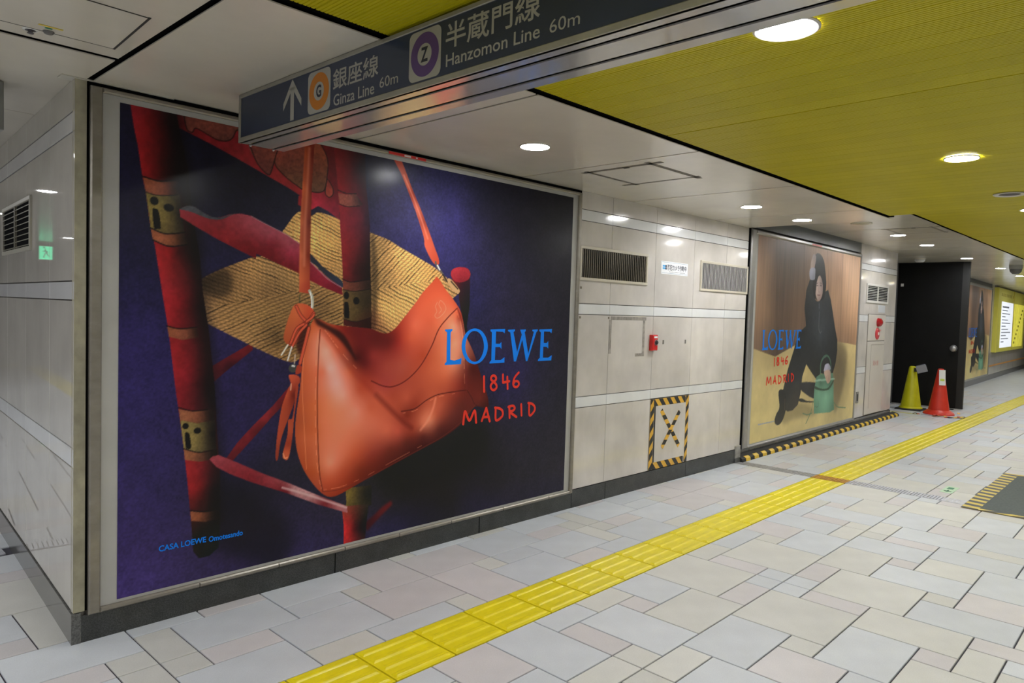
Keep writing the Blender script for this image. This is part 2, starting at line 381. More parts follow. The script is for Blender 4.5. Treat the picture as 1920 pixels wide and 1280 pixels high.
def floor_layout():
    rects = []; occ = set()
    for t in MOD.split():
        a0, a1, b0, b1, c = t.split(','); a0, a1, b0, b1 = int(a0), int(a1), int(b0), int(b1); rects.append((a0, a1, b0, b1, c))
        for a in range(a0, a1):
            for b in range(b0, b1): occ.add((a % 18, b))
    rng = random.Random(4)
    for b in range(3, -7, -1):                              # rows nearer the opposite wall carry on in the same manner
        for a in range(18):
            if (a, b) in occ: continue
            wa, hb = rng.choice([(3, 2), (2, 2), (3, 3), (2, 3), (1, 2), (2, 1), (3, 1)])
            while wa > 1 and any(((a+i) % 18, b) in occ or a+i > 17 for i in range(wa)): wa -= 1
            h = 1
            while h < hb and all((a+i, b-h) not in occ for i in range(wa)): h += 1
            for i in range(wa):
                for j in range(h): occ.add((a+i, b-j))
            rects.append((a, a+wa, b-h+1, b+1, 'G' if wa*h > 3 and rng.random() < .6 else rng.choice('CPGC')))
    out = []
    for a0, a1, b0, b1, c in rects:
        for k in range(-3, 8):
            x0, x1 = a0+18*k, a1+18*k
            if x1 < -24 or x0 > 116: continue
            if b1 <= 22 and b0 >= 9:                        # the drain channel interrupts the tiling
                if x0 >= 43 and x1 <= 44: continue
                if x0 < 43 < x1: x1 = 43
                elif x0 < 44 < x1: x0 = 44
            out.append((x0, x1, b0, b1, c))
    side = [(4, 5, 22, 23, 'P'), (3, 5, 23, 25, 'G'), (5, 8, 22, 25, 'C'), (0, 4, 25, 28, 'C'), (4, 8, 25, 28, 'C'), (2, 8, 28, 29, 'P'), (2, 7, 29, 31, 'G')]
    so = {(a, b) for r in side for a in range(r[0], r[1]) for b in range(r[2], r[3])}
    out += side
    for b in range(22, 60):                                 # the side passage
        for a in range(-24, 8):
            if (a, b) in so or 31 <= b < 32: continue
            wa, hb = rng.choice([(3, 2), (2, 2), (3, 3), (2, 3), (1, 2), (2, 1), (3, 1)])
            w = 0
            while w < wa and (a+w, b) not in so and a+w < 8: w += 1
            h = 1
            while h < hb and b+h != 31 and all((a+i, b+h) not in so for i in range(w)): h += 1
            for i in range(w):
                for j in range(h): so.add((a+i, b+j))
            out.append((a, a+w, b, b+h, rng.choice('GGCP')))
    for a in range(74, 116, 3):
        for b in range(22, 26, 2): out.append((a, a+3, b, b+2, rng.choice('GGCP')))
    return out
TM = {'G': TG, 'C': TC, 'P': TP}; tile_mesh = {}
lay = floor_layout()
def view_size(r):                                           # how large a tile shows: nearer the camera and in view first
    c, s = math.cos(math.radians(FLOOR_RZ)), math.sin(math.radians(FLOOR_RZ))
    a, b = fa((r[0]+r[1])/2), fb((r[2]+r[3])/2); x, y = a*c-b*s, a*s+b*c
    ang = math.degrees(math.atan2(x, y)); d = math.hypot(x, y)
    if not (6 < ang < 84) or d < 1.5 or y > 3.36 and 1.2 < x < 11.6: return 0
    return (r[1]-r[0])*(r[3]-r[2])/d**3
lay.sort(key=lambda r: -view_size(r))
rest = MB()
for n, (a0, a1, b0, b1, c) in enumerate(lay):
    g = .0034
    if n < 300:
        key = (a1-a0, b1-b0, c)
        if key not in tile_mesh:
            o = MB().chamf(g, MA*key[0]-g, g, MBB*key[1]-g, -.012, 0, .0018).build('floor_tile', TM[c], floor); tile_mesh[key] = o.data
            o.location = (fa(a0), fb(b0), 0)
        else: link(tile_mesh[key], 'floor_tile', floor, (fa(a0), fb(b0), 0))
    else: rest.chamf(fa(a0)+g, fa(a1)-g, fb(b0)+g, fb(b1)-g, -.012, 0, .0018, 'GCP'.index(c))
rest.build('floor_tile_field', [TG, TC, TP], floor, kind='stuff')
MB().box(fa(116), 39.9, fb(-6), 12, -.02, -.0006).box(fa(74), fa(116), fb(26), 12, -.02, -.0004).box(fa(68), fa(74), fb(22), fb(28), -.02, -.0004).build('floor_far_field', TG, floor)
MB().box(-13.9, fa(8), fb(60), 23.9, -.02, -.0006).build('floor_side_field', TG, floor)
MB().box(-13.9, 39.9, -7.9, fb(-6), -.02, -.0002).build('floor_near_field', TG, floor)
MB().box(-13.9, fa(-24), fb(-6), fb(60), -.02, -.0006).build('floor_rear_field', TG, floor)

# tactile guide path
path = thing('tactile_path', 'yellow tactile guide path from the foreground up to the drain channel', 'tactile paving', rz=FLOOR_RZ)
path2 = thing('tactile_path', 'yellow tactile guide path beyond the drain channel, leading past the cones', 'tactile paving', rz=FLOOR_RZ)
def tactile():
    L, W = .3035, fb(16)-fb(14)-.004; mb = MB().chamf(.003, L-.003, .003, W-.001, -.01, .0012, .001)
    for k in range(4):
        y = .0375+.074*k
        n = len(mb.v)
        for z, e in ((.0012, 0), (.0045, .006), (.0062, .011)):
            mb.v += [(.012+e, y-.019+e, z), (L-.012-e, y-.019+e, z), (L-.012-e, y+.019-e, z), (.012+e, y+.019-e, z)]
        for q in range(2):
            for i in range(4): mb.f.append((n+4*q+i, n+4*q+(i+1) % 4, n+4*q+4+(i+1) % 4, n+4*q+4+i)); mb.m.append(0)
        mb.f.append((n+8, n+9, n+10, n+11)); mb.m.append(0)
    return mb
tt = None
for k in range(-8, 90):
    i = 10.9+2*k
    if i > 41.95: i += 1.08
    loc = (fa(i), fb(14), 0)
    pth = path if i < 42.9 else path2
    if tt is None: tt = tactile().build('tactile_tile', TACT, path, loc=loc)
    else: link(tt.data, 'tactile_tile', pth, loc)
side_path = thing('tactile_path', 'yellow tactile guide path in the side passage, seen mirrored in the tiled wall', 'tactile paving', (-.42, 11, 0), 90)
for k in range(20): link(tt.data, 'tactile_tile', side_path, (.3035*k, 0, 0))
for k in range(5): o = link(tt.data, 'tactile_tile', side_path, (6.37, -.003-.3035*k, 0)); o.rotation_euler = (0, 0, -math.pi/2)

# drain channel across the floor
def grate(name, label, a0, a1, b0, b1, bars_along_a, m, rz=FLOOR_RZ):
    t = thing(name, label, 'drain grate', rz=rz)
    MB().box(a0, a1, b0, b0+.008, -.03, .001).box(a0, a1, b1-.008, b1, -.03, .001).box(a0, a0+.008, b0, b1, -.03, .001).box(a1-.008, a1, b0, b1, -.03, .001).build('grate_frame', m, t)
    MB().box(a0, a1, b0, b1, -.006, -.004).build('channel', GRILLC, t)
    mb = MB(); n = int(((b1-b0) if bars_along_a else (a1-a0))/.024)
    for i in range(n):
        if bars_along_a: y = b0+.012+i*.024; mb.box(a0+.008, a1-.008, y, y+.019, -.005, .0008)
        else: x = a0+.012+i*.024; mb.box(x, x+.019, b0+.008, b1-.008, -.005, .0008)
    mb.build('grate_bars', m, t, kind='stuff'); return t
ORG = mat('drain_orange', (.50, .24, .03), .45, metal=.2, noise=(30, .3)); GST = mat('drain_steel', (.55, .56, .62), .35, metal=.3, noise=(30, .25)); DST = mat('drain_dull_steel', (.42, .42, .43), .4, metal=.3, noise=(30, .3))
grate('drain_grate', 'dull steel drain grate between the wall and the yellow tactile path', fa(43), fa(44), fb(16), fb(21.3), True, DST)
grate('drain_grate', 'rusty orange drain grate crossing the yellow tactile path', fa(43), fa(44), fb(14), fb(16), True, ORG)
grate('drain_grate', 'bluish steel drain grate between the tactile path and the green mat', fa(43), fa(44), fb(7.9), fb(14), True, GST)
grate('drain_grate', 'short steel drain grate on the floor left of the tiled corner', fa(-12), fa(6.05), fb(31)+.02, fb(32)+.02, False, GST)

# mat with hazard tape edges, exit sticker
mt = thing('floor_mat', 'dark green floor mat edged with black and yellow hazard tape', 'mat', rz=FLOOR_RZ)
MA0, MA1, MB0, MB1 = 6.44, 8.28, -.3, 1.225
MB().chamf(MA0+.03, MA1-.03, MB0+.03, MB1-.03, 0, .005, .003).build('mat_sheet', MATG, mt)
def floor_tape(L, wd, pitch, slant, x, y, rz, parent, ms, z=.0055, name='hazard_tape'):
    o = tape(L, wd, pitch, slant).build(name, ms, parent); o.location = (x, y, z); o.rotation_euler = (math.radians(-90), 0, rz); return o
floor_tape(MA1-MA0, .115, .135, .02, MA0, MB1-.115, 0, mt, [HAZY2, HAZK])
floor_tape(MB1-MB0-.11, .06, .22, .11, MA0, MB1-.11, -math.pi/2, mt, [HAZY2, HAZK], .006)
floor_tape(MB1-MB0-.11, .06, .22, .11, MA1-.06, MB1-.11, -math.pi/2, mt, [HAZY2, HAZK], .006)
st = thing('floor_sticker', 'small mint green exit arrow sticker on the floor beside the dark mat', 'sticker', rz=FLOOR_RZ)
MB().box(6.90, 7.195, 1.382, 1.475, 0, .0012).build('sheet', MINT, st)
mb = MB()
for a0, a1, b0, b1 in ((7.07, 7.15, 1.41, 1.455), (6.965, 6.985, 1.40, 1.455), (6.985, 7.03, 1.425, 1.437)): mb.box(a0, a1, b0, b1, .0012, .0016)
mb.poly([(6.94, 1.43, .0016), (6.985, 1.395, .0016), (6.985, 1.465, .0016)]); mb.build('mark', GREENI, st)

# ------------------------------------------------------------------ poster wall
WY = 3.275
def wall_tiles(parent, cols, rows, y, tile, strip, skip=(), d=.02, cham=.0012):
    for i in range(len(cols)-1):
        for (z0, z1, k) in rows:
            if (i, k, z0) in skip: continue
            MB().face_tile(cols[i]+.0016, cols[i+1]-.0016, z0+.0025, z1-.0025, y, d, cham).build('wall_strip_tile' if k else 'wall_tile', strip if k else tile, parent)
ROWS = [(.132, .731, 0), (.731, .811, 1), (.811, 1.415, 0), (1.415, 1.493, 1), (1.493, 2.092, 0), (2.092, 2.172, 1), (2.172, 2.302, 0)]
wall_front = MB().box(.86, 6.62, WY+.012, WY+.30, 0, 2.47).build('wall_front', VJOINT, kind='structure')
wall_tiles(wall_front, [4.018, 4.403, 5.002, 5.610, 6.193, 6.618], ROWS, WY, WALLT, WALLS)
bb = MB().box(.824, 4.02, WY-.002, WY+.02, -.02, .113).box(4.02, 6.515, WY-.004, WY+.02, -.02, .130).build('baseboard_front', GRAN, kind='structure')
seam = MB()
for x in (2.05, 3.10, 4.42, 5.6): seam.box(x, x+.003, WY-.0046, WY, -.01, .128)
seam.build('joint', BLACK, bb)
blk = thing('stone_block', 'pale grey stone block closing the dark skirting beside the second poster', 'stone block', (6.515, WY-.012, 0))
MB().face_tile(0, .105, .045, .165, 0, .03, .004).build('slab', STONE, blk); MB().face_tile(0, .105, 0, .045, -.001, .03, .002).build('foot', GRANP, blk)
# cut edge of the left wall, black gap
trim = MB().box(.824, .866, WY-.001, WY+.03, .131, 2.30).build('trim_1', EDGE, kind='structure')
MB().box(.866, .90, WY+.004, WY+.03, .131, 2.30).build('trim_2', BLACK, kind='structure')
MB().box(.868, 4.02, WY-.004, WY+.02, 2.277, 2.299).build('trim_3', BLACK, kind='structure')
MB().box(.775, 1.20, WY-.012, WY+.05, 2.2955, 2.3005).build('trim_4', mat('pale_bead', (.55, .53, .46), .4), kind='structure')

# ------------------------------------------------------------------ left wall (side passage)
LROOT = (.823, 3.276, 0)
def left_empty(name, label=None, cat=None, kind=None): return thing(name, label, cat, LROOT, -92.77, kind=kind)
wall_left = MB().box(-16.5, -.004, .012, .04, 0, 2.47).build('wall_left', VJOINT, kind='structure'); wall_left.location = LROOT; wall_left.rotation_euler = (0, 0, math.radians(-92.77))
cols = [-16.5, -13.2, -10.8, -8.4]+[-.475-.585*k for k in range(12, -1, -1)]+[-.002]
wall_tiles(wall_left, cols, ROWS, 0, LEFTT, LEFTS)
bl = MB().box(-16.5, .004, -.006, .03, -.02, .128).build('baseboard_left', GRANP, kind='structure'); bl.location = LROOT; bl.rotation_euler = (0, 0, math.radians(-92.77))

def louvre(root, x0, x1, z0, z1, n, slat, frame, vertical=False, y=0, mull=True, fw=.022, tilt=.018):
    MB().box(x0, x1, y-.002, y+.006, z0, z1).build('cavity', GRILLC, root)
    MB().face_tile(x0-fw, x1+fw, z1, z1+fw, y-.012, .014, .003).build('frame_rail', frame, root); MB().face_tile(x0-fw, x1+fw, z0-fw, z0, y-.012, .014, .003).build('frame_rail', frame, root)
    MB().face_tile(x0-fw, x0, z0, z1, y-.012, .014, .003).build('frame_stile', frame, root); MB().face_tile(x1, x1+fw, z0, z1, y-.012, .014, .003).build('frame_stile', frame, root)
    d = None
    for i in range(n):
        if vertical:
            p = (x1-x0)/n; mb = MB(); mb.prism([(0, -.010), (p*.42, -.010), (p*.62, .0), (p*.2, .0)], 0, z1-z0); loc = (x0+p*i+p*.2, y-.001, z0)
        else:
            p = (z1-z0)/n; mb = MB(); xx = x1-x0
            mb.v = [(0, -.011, 0), (xx, -.011, 0), (xx, -.011, p*.16), (0, -.011, p*.16), (0, -.001, p*.20), (xx, -.001, p*.20), (xx, -.001, p*.34), (0, -.001, p*.34)]
            mb.f = [(0, 1, 2, 3), (4, 7, 6, 5), (0, 4, 5, 1), (3, 2, 6, 7), (0, 3, 7, 4), (1, 5, 6, 2)]; mb.m = [0]*6; loc = (x0, y, z0+p*i+p*.12)
        if d is None: o = mb.build('slat', slat, root, loc=loc); d = o.data
        else: link(d, 'slat', root, loc)
    if mull and not vertical: MB().box((x0+x1)/2-.012, (x0+x1)/2+.012, y-.013, y, z0, z1).build('mullion', slat, root)
lv = left_empty('ventilation_grille', 'dark horizontal louvre vent on the glossy left wall near the picture edge', 'vent')
louvre(lv, -1.735, -.915, 1.675, 1.90, 8, mat('olive_slat', (.20, .185, .14), .4), mat('vent_frame', (.40, .38, .32), .4))

# second hanging sign, only its end shows
s2 = thing('hanging_sign', 'grey end of a hanging sign at the left edge below the ceiling', 'sign', (-.75, 3.56, 2.10))
MB().face_tile(0, 1.392, 0, .195, 0, .16, .004).build('body', mat('sign_end_grey', (.22, .22, .21), .4), s2); MB().face_tile(.03, 1.362, .02, .175, -.003, .004, .001).build('face', SIGNB, s2)
for x in (.2, 1.2): MB().lathe([(.012, .19), (.012, .20)], 12, c=(x, .08, 0)).build('hanger', STEEL, s2)

# ------------------------------------------------------------------ wall section beyond the drain
W2 = (6.6, 3.33, 0); W2R = math.degrees(math.atan(.0175))
def w2_empty(name, label=None, cat=None, kind=None): return thing(name, label, cat, W2, W2R, kind=kind)
def w2(o): o.location = W2; o.rotation_euler = (0, 0, math.radians(W2R)); return o
wall_far = w2(MB().box(.02, 5.135, .014, .60, 0, 2.47).build('wall_far', VJOINT, kind='structure'))
R2 = [(.108, .712, 0), (.712, .802, 1), (.802, 1.420, 0), (1.420, 1.512, 1), (1.512, 2.122, 0), (2.122, 2.205, 1), (2.205, 2.47, 0)]
wall_tiles(wall_far, [3.49, 3.94, 4.56, 5.136], R2, 0, WALLT, WALLS)
w2(MB().box(.02, 5.14, -.004, .02, -.02, .10).build('baseboard_far', GRANP, kind='structure'))
w2(MB().box(.02, .17, -.002, .012, .10, 2.47).build('trim_5', BLACK, kind='structure'))
w2(MB().box(.10, 3.42, -.02, .012, 2.330, 2.459).build('trim_6', DARKG, kind='structure'))

# ---- artwork of the two prints, in millimetres on the sheet, origin at the lower left
def paint_bag_print(P):  # colours keep part of the hall's left-to-right light falloff
    full = (0, P.ny, 0, P.nx)
    # backdrop
    P.c[:] = P.grad(full, [(32,1396,(0.11,0.102,0.227)),(34,1143,(0.149,0.125,0.314)),(36,824,(0.165,0.137,0.337)),(38,502,(0.173,0.141,0.333)),(40,231,(0.2,0.157,0.361)),(163,103,(0.216,0.173,0.373)),(293,61,(0.188,0.153,0.31)),(28,2019,(0.082,0.078,0.161)),(386,1813,(0.071,0.067,0.122)),(657,1793,(0.078,0.075,0.133)),(463,1202,(0.133,0.114,0.271)),(456,793,(0.137,0.114,0.267)),(587,963,(0.137,0.114,0.259)),(593,588,(0.125,0.106,0.235)),(523,308,(0.11,0.098,0.188)),(673,406,(0.102,0.094,0.149)),(676,206,(0.145,0.125,0.247)),(526,126,(0.173,0.141,0.286)),(1315,2012,(0.086,0.086,0.165)),(1418,1909,(0.173,0.165,0.31)),(1593,1961,(0.145,0.141,0.29)),(1850,1849,(0.169,0.157,0.329)),(2026,1900,(0.11,0.106,0.188)),(1726,1688,(0.173,0.161,0.349)),(2094,1618,(0.133,0.122,0.235)),(2049,1304,(0.129,0.122,0.251)),(2204,1229,(0.133,0.122,0.22)),(2657,1257,(0.118,0.11,0.169)),(2834,1037,(0.114,0.106,0.157)),(2367,815,(0.141,0.122,0.271)),(2681,755,(0.129,0.122,0.188)),(2235,482,(0.114,0.106,0.149)),(2700,379,(0.125,0.118,0.165)),(1964,411,(0.094,0.094,0.09)),(1714,345,(0.11,0.106,0.118)),(2246,222,(0.122,0.114,0.161)),(2797,86,(0.129,0.122,0.18)),(1974,131,(0.137,0.125,0.22)),(1567,9,(0.141,0.125,0.29)),(1871,90,(0.114,0.106,0.133)),(2460,79,(0.122,0.114,0.169)),(2869,110,(0.133,0.125,0.18)),(1464,277,(0.102,0.098,0.086))], 190)
    P.c *= (1+.30*P.noise(full, 60, seed=5, oct=5)+.34*P.noise(full, 9, seed=6, oct=2))[..., None]
    P.c *= np.array((.86, .84, .86))
    # cast shadows on the carpet
    P.fill([(437,465),(648,336),(811,155),(786,6),(602,11),(442,97),(382,216)], (.05, .045, .07), 60, .75)
    P.fill([(1457,508),(2078,489),(2330,144),(1873,24),(1471,28)], (.06, .055, .065), 120, .6)
    P.fill([(1292,403),(1833,473),(2077,574),(2184,456),(2046,281),(1527,216)], (.06, .06, .06), 50, .8)
    # rungs behind
    P.fill([(394,982),(442,1010),(513,1049),(586,1090),(589,1054),(513,996),(454,951),(406,912)], [(419,970,(0.29,0.063,0.094)),(477,979,(0.165,0.039,0.071)),(561,1078,(0.353,0.071,0.094)),(489,1026,(0.322,0.063,0.094))], smooth=False, noise=(30, .3))
    P.fill([(448,523),(519,615),(592,686),(693,775),(777,863),(779,800),(694,725),(618,647),(544,576),(484,518)], [(483,554,(0.29,0.059,0.086)),(567,640,(0.361,0.078,0.106)),(667,728,(0.416,0.106,0.122)),(758,820,(0.322,0.063,0.094)),(643,656,(0.235,0.047,0.071)),(759,782,(0.22,0.047,0.071))], smooth=False, noise=(30, .3))
    P.fill([(1235,82),(1304,121),(1357,157),(1420,184),(1430,159),(1376,123),(1323,87),(1262,39)], [(1278,96,(0.188,0.035,0.059)),(1357,142,(0.29,0.059,0.078))], 5, smooth=False)
    # woven seat
    def weave(s, b, c):
        j0, j1, i0, i1 = b
        X = s.x[i0:i1][None, :]; Y = s.y[j0:j1][:, None]
        out = np.zeros((j1-j0, i1-i0))
        ax, ay = [(325,1239)][0]; bx, by = [(632,1306)][0]
        low = (Y-ay) < (by-ay)/(bx-ax)*(X-ax)
        cx, cy = [(1256,1369)][0]; dx, dy = [(1709,1442)][0]
        low2 = (Y-cy) < (dy-cy)/(dx-cx)*(X-cx)
        mx = [(1077,1454)][0][0]
        a1 = np.where(X < mx, np.where(low, .42, -.30), np.where(low2, -.38, .95))
        sa, ca = np.sin(np.arctan(a1)), np.cos(np.arctan(a1))
        v = -X*sa+Y*ca; u = X*ca+Y*sa
        n1 = s.noise(b, 90, seed=8, oct=2)*14
        pitch = np.where(X < mx, 17., 20.)
        ph = (v+n1)/pitch
        row = np.floor(ph); f = ph-row
        sh = .62+.5*np.sin(np.pi*f)**.7
        sh = sh*(1+.10*np.sin((u+v*1.4+row*5)/3.6))
        g = (np.sin(row*12.9898+np.floor(u/140)*3.7)*43758.5453) % 1
        sh = np.where((f < .24) & (g > .66), sh*.50, sh)
        return c*np.array((1.06, .98, .94))*(sh*(1+.35*s.noise(b, 6, seed=9, oct=2)))[..., None]
    P.fill([(303,1228),(313,1254),(338,1268),(344,1296),(335,1335),(341,1378),(436,1432),(579,1494),(654,1518),(738,1641),(814,1736),(886,1726),(928,1747),(1040,1728),(1248,1675),(1358,1649),(1450,1611),(1606,1552),(1713,1506),(1887,1396),(1875,1365),(1499,1147),(1167,1120),(873,1020),(808,991),(755,997),(637,1047),(512,1108),(370,1178),(305,1211)],
           [(330,1239,(0.541,0.443,0.314)),(428,1190,(0.49,0.396,0.259)),(585,1107,(0.478,0.388,0.251)),(714,1033,(0.431,0.345,0.212)),(391,1372,(0.298,0.235,0.157)),(472,1353,(0.42,0.337,0.22)),(580,1429,(0.541,0.439,0.282)),(633,1240,(0.459,0.376,0.235)),(713,1119,(0.306,0.247,0.157)),(787,1667,(0.639,0.514,0.31)),(861,1608,(0.753,0.604,0.361)),(973,1686,(0.663,0.533,0.314)),(956,1583,(0.694,0.553,0.322)),(1007,1467,(0.549,0.443,0.267)),(1326,1614,(0.486,0.4,0.251)),(1428,1567,(0.722,0.576,0.353)),(1559,1501,(0.69,0.553,0.337)),(1670,1489,(0.647,0.518,0.306)),(1353,1415,(0.486,0.4,0.251)),(1493,1356,(0.663,0.541,0.333)),(1335,1285,(0.659,0.541,0.329)),(1294,1175,(0.541,0.439,0.275)),(1404,1213,(0.627,0.518,0.314)),(1799,1447,(0.541,0.439,0.282)),(1061,1278,(0.459,0.376,0.227)),(962,1276,(0.369,0.298,0.188)),(685,1447,(0.494,0.408,0.267)),(652,1348,(0.416,0.337,0.22)),(734,1147,(0.373,0.302,0.188))], smooth=True, texture=weave, sig=40)
    P.fill([(340,1375),(448,1433),(484,1388),(473,1318),(415,1299),(360,1314)], (.09, .07, .05), 14, .55)
    P.fill([(1248,1680),(1283,1557),(1299,1376),(1288,1175),(1261,1165)], (.10, .08, .05), 10, .6)
    # splat of the back: red board with painted petals
    P.fill([(172,2108),(175,2076),(183,2049),(273,2022),(383,1987),(500,1945),(623,1898),(753,1849),(821,1819),(813,1814),(812,1772),(858,1751),(890,1758),(923,1779),(981,1760),(1047,1723),(1041,2123),(850,2153),(437,2240)],
           [(193,2080,(0.353,0.071,0.086)),(273,2016,(0.373,0.075,0.09)),(440,2048,(0.392,0.082,0.102)),(561,1944,(0.424,0.09,0.106)),(753,1879,(0.439,0.102,0.114)),(653,1989,(0.392,0.082,0.098)),(848,1789,(0.475,0.098,0.114)),(904,1797,(0.541,0.11,0.173)),(1000,1758,(0.42,0.082,0.149)),(988,1850,(0.353,0.063,0.094)),(764,1925,(0.431,0.11,0.102)),(985,2002,(0.29,0.055,0.071))], smooth=False, noise=(26, .35), sig=60)
    for pl, cols in (([(257,2099),(261,2068),(272,2032),(294,2025),(311,2046),(372,2024),(412,2012),(452,2017),(476,2036),(490,2067),(501,2092),(382,2121)], [(283,2051,(0.361,0.18,0.149)),(383,2054,(0.369,0.184,0.153)),(457,2063,(0.349,0.176,0.149)),(440,2026,(0.29,0.153,0.133))]),
                     ([(556,2025),(591,1949),(623,1913),(655,1894),(669,1915),(686,1977),(701,2028)], [(609,1976,(0.353,0.165,0.141)),(654,1924,(0.298,0.145,0.125)),(679,2006,(0.4,0.188,0.149))]),
                     ([(701,2028),(686,1953),(739,1901),(807,1863),(841,1848),(883,1846),(932,1849),(960,1872),(973,1950),(973,2014),(949,2066),(905,2108),(782,2115)], [(751,1952,(0.329,0.161,0.122)),(783,2024,(0.388,0.184,0.145)),(806,1887,(0.314,0.188,0.129)),(917,1891,(0.31,0.188,0.129)),(921,2049,(0.4,0.188,0.122)),(888,1949,(0.322,0.161,0.11)),(717,2013,(0.408,0.18,0.145))]),
                     ([(972,1925),(962,1853),(984,1831),(1006,1847),(1007,1876),(988,1908)], [(982,1863,(0.478,0.184,0.145)),(989,1902,(0.431,0.157,0.125))])):
        P.fill(pl, cols, noise=(12, .5))
        P.stroke(pl+[pl[0]], 5, (.07, .035, .035), .9)
    # left post
    P.fill([(37,2109),(53,2004),(70,1924),(88,1801),(104,1735),(120,1610),(144,1494),(174,1307),(201,1143),(236,865),(265,672),(289,464),(307,277),(318,136),(343,99),(389,97),(435,128),(441,263),(437,477),(422,678),(406,912),(376,1155),(348,1325),(333,1481),(310,1608),(289,1744),(274,1874),(243,2005),(218,2134)],
           [(67,2053,(0.455,0.078,0.106)),(97,2034,(0.416,0.067,0.086)),(131,2051,(0.29,0.047,0.059)),(167,2048,(0.165,0.031,0.039)),(209,2025,(0.071,0.027,0.031)),(92,1918,(0.439,0.071,0.086)),(133,1893,(0.337,0.063,0.071)),(179,1880,(0.145,0.031,0.035)),(231,1888,(0.063,0.031,0.035)),(118,1827,(0.408,0.067,0.078)),(169,1814,(0.173,0.039,0.043)),(162,1485,(0.514,0.098,0.11)),(198,1488,(0.455,0.078,0.086)),(235,1490,(0.227,0.047,0.051)),(289,1522,(0.078,0.035,0.039)),(189,1340,(0.502,0.102,0.125)),(237,1276,(0.455,0.078,0.102)),(291,1255,(0.22,0.043,0.055)),(347,1234,(0.086,0.039,0.047)),(229,1010,(0.486,0.09,0.11)),(284,941,(0.392,0.071,0.102)),(339,916,(0.173,0.039,0.055)),(386,844,(0.075,0.039,0.051)),(288,498,(0.525,0.098,0.114)),(322,424,(0.42,0.075,0.086)),(368,394,(0.173,0.043,0.047)),(414,410,(0.078,0.043,0.055)),(331,203,(0.071,0.067,0.063)),(405,188,(0.071,0.067,0.071))], smooth=False, noise=(22, .3), sig=30)
    def band(pl, cols, **k): P.fill(pl, cols, smooth=False, noise=(9, .35), sig=30, **k)
    def ink(pts, w=6): P.stroke(pts, w, (.05, .04, .045), .95)
    band([(91,1798),(134,1791),(169,1791),(232,1806),(238,1743),(185,1732),(139,1729),(103,1737)], [(104,1772,(0.478,0.247,0.165)),(139,1756,(0.467,0.251,0.173)),(185,1762,(0.361,0.184,0.133)),(222,1768,(0.133,0.078,0.059))])
    band([(103,1737),(139,1729),(185,1732),(243,1744),(264,1582),(213,1571),(171,1569),(124,1584)], [(119,1695,(0.416,0.353,0.173)),(140,1638,(0.431,0.369,0.184)),(170,1685,(0.388,0.333,0.173)),(192,1623,(0.345,0.29,0.157)),(223,1653,(0.204,0.173,0.094)),(249,1656,(0.082,0.071,0.063))])
    band([(124,1584),(171,1569),(213,1571),(266,1582),(280,1530),(224,1517),(187,1516),(133,1536)], [(141,1558,(0.518,0.286,0.184)),(182,1540,(0.486,0.271,0.184)),(224,1544,(0.333,0.188,0.122)),(267,1554,(0.11,0.071,0.059))])
    ink([(87,1801),(134,1792),(169,1791),(232,1806)]); ink([(103,1736),(139,1729),(185,1732),(233,1741)], 4); ink([(123,1586),(171,1569),(213,1570),(266,1581)]); ink([(132,1536),(187,1516),(224,1516),(278,1529)])
    def dot(c, rx, ry): P.fill([(c[0]+rx*np.cos(a), c[1]+ry*np.sin(a)) for a in np.linspace(0, 6.283, 12, False)], (.05, .045, .04))
    dot([(137,1703)][0], 18, 18); dot([(197,1681)][0], 22, 17)
    P.fill([(130,1663),(142,1671),(156,1659),(165,1592),(152,1585),(137,1590)], (.05, .045, .04))
    band([(195,1163),(249,1152),(325,1161),(332,1115),(260,1104),(203,1119)], [(217,1143,(0.455,0.251,0.165)),(271,1132,(0.42,0.227,0.165)),(320,1138,(0.169,0.09,0.063))]); ink([(192,1167),(249,1154),(325,1162)], 5)
    band([(248,795),(307,779),(398,783),(410,732),(330,724),(255,746)], [(275,761,(0.486,0.29,0.2)),(341,755,(0.369,0.208,0.149)),(398,756,(0.11,0.071,0.059))])
    band([(255,746),(330,724),(410,732),(418,597),(337,589),(272,612)], [(286,703,(0.435,0.376,0.212)),(320,643,(0.416,0.357,0.204)),(365,684,(0.275,0.235,0.141)),(405,668,(0.086,0.071,0.059))])
    band([(272,612),(337,589),(421,597),(424,552),(344,546),(277,563)], [(299,577,(0.471,0.282,0.188)),(355,564,(0.298,0.173,0.125)),(406,569,(0.102,0.067,0.055))])
    ink([(247,802),(307,783),(375,783)], 5); ink([(270,615),(337,590),(400,592)], 5)
    dot([(278,716)][0], 14, 14); dot([(331,690)][0], 17, 14); P.fill([(275,680),(286,688),(297,673),(303,617),(287,612),(280,622)], (.05, .045, .04))
    band([(303,324),(358,309),(433,305),(437,264),(370,263),(308,279)], [(329,296,(0.455,0.251,0.165)),(369,289,(0.298,0.165,0.11)),(416,286,(0.086,0.059,0.051))]); ink([(302,328),(358,313),(427,307)], 5)
    P.fill([(177,2135),(204,2024),(231,1888),(254,1739),(271,1604),(289,1484),(312,1368),(331,1143),(362,915),(382,682),(402,447),(404,259),(451,250),(449,475),(434,677),(417,912),(388,1155),(359,1325),(346,1482),(326,1610),(305,1746),(290,1876),(259,2008),(239,2139)], (.045, .03, .035), 34, .72)
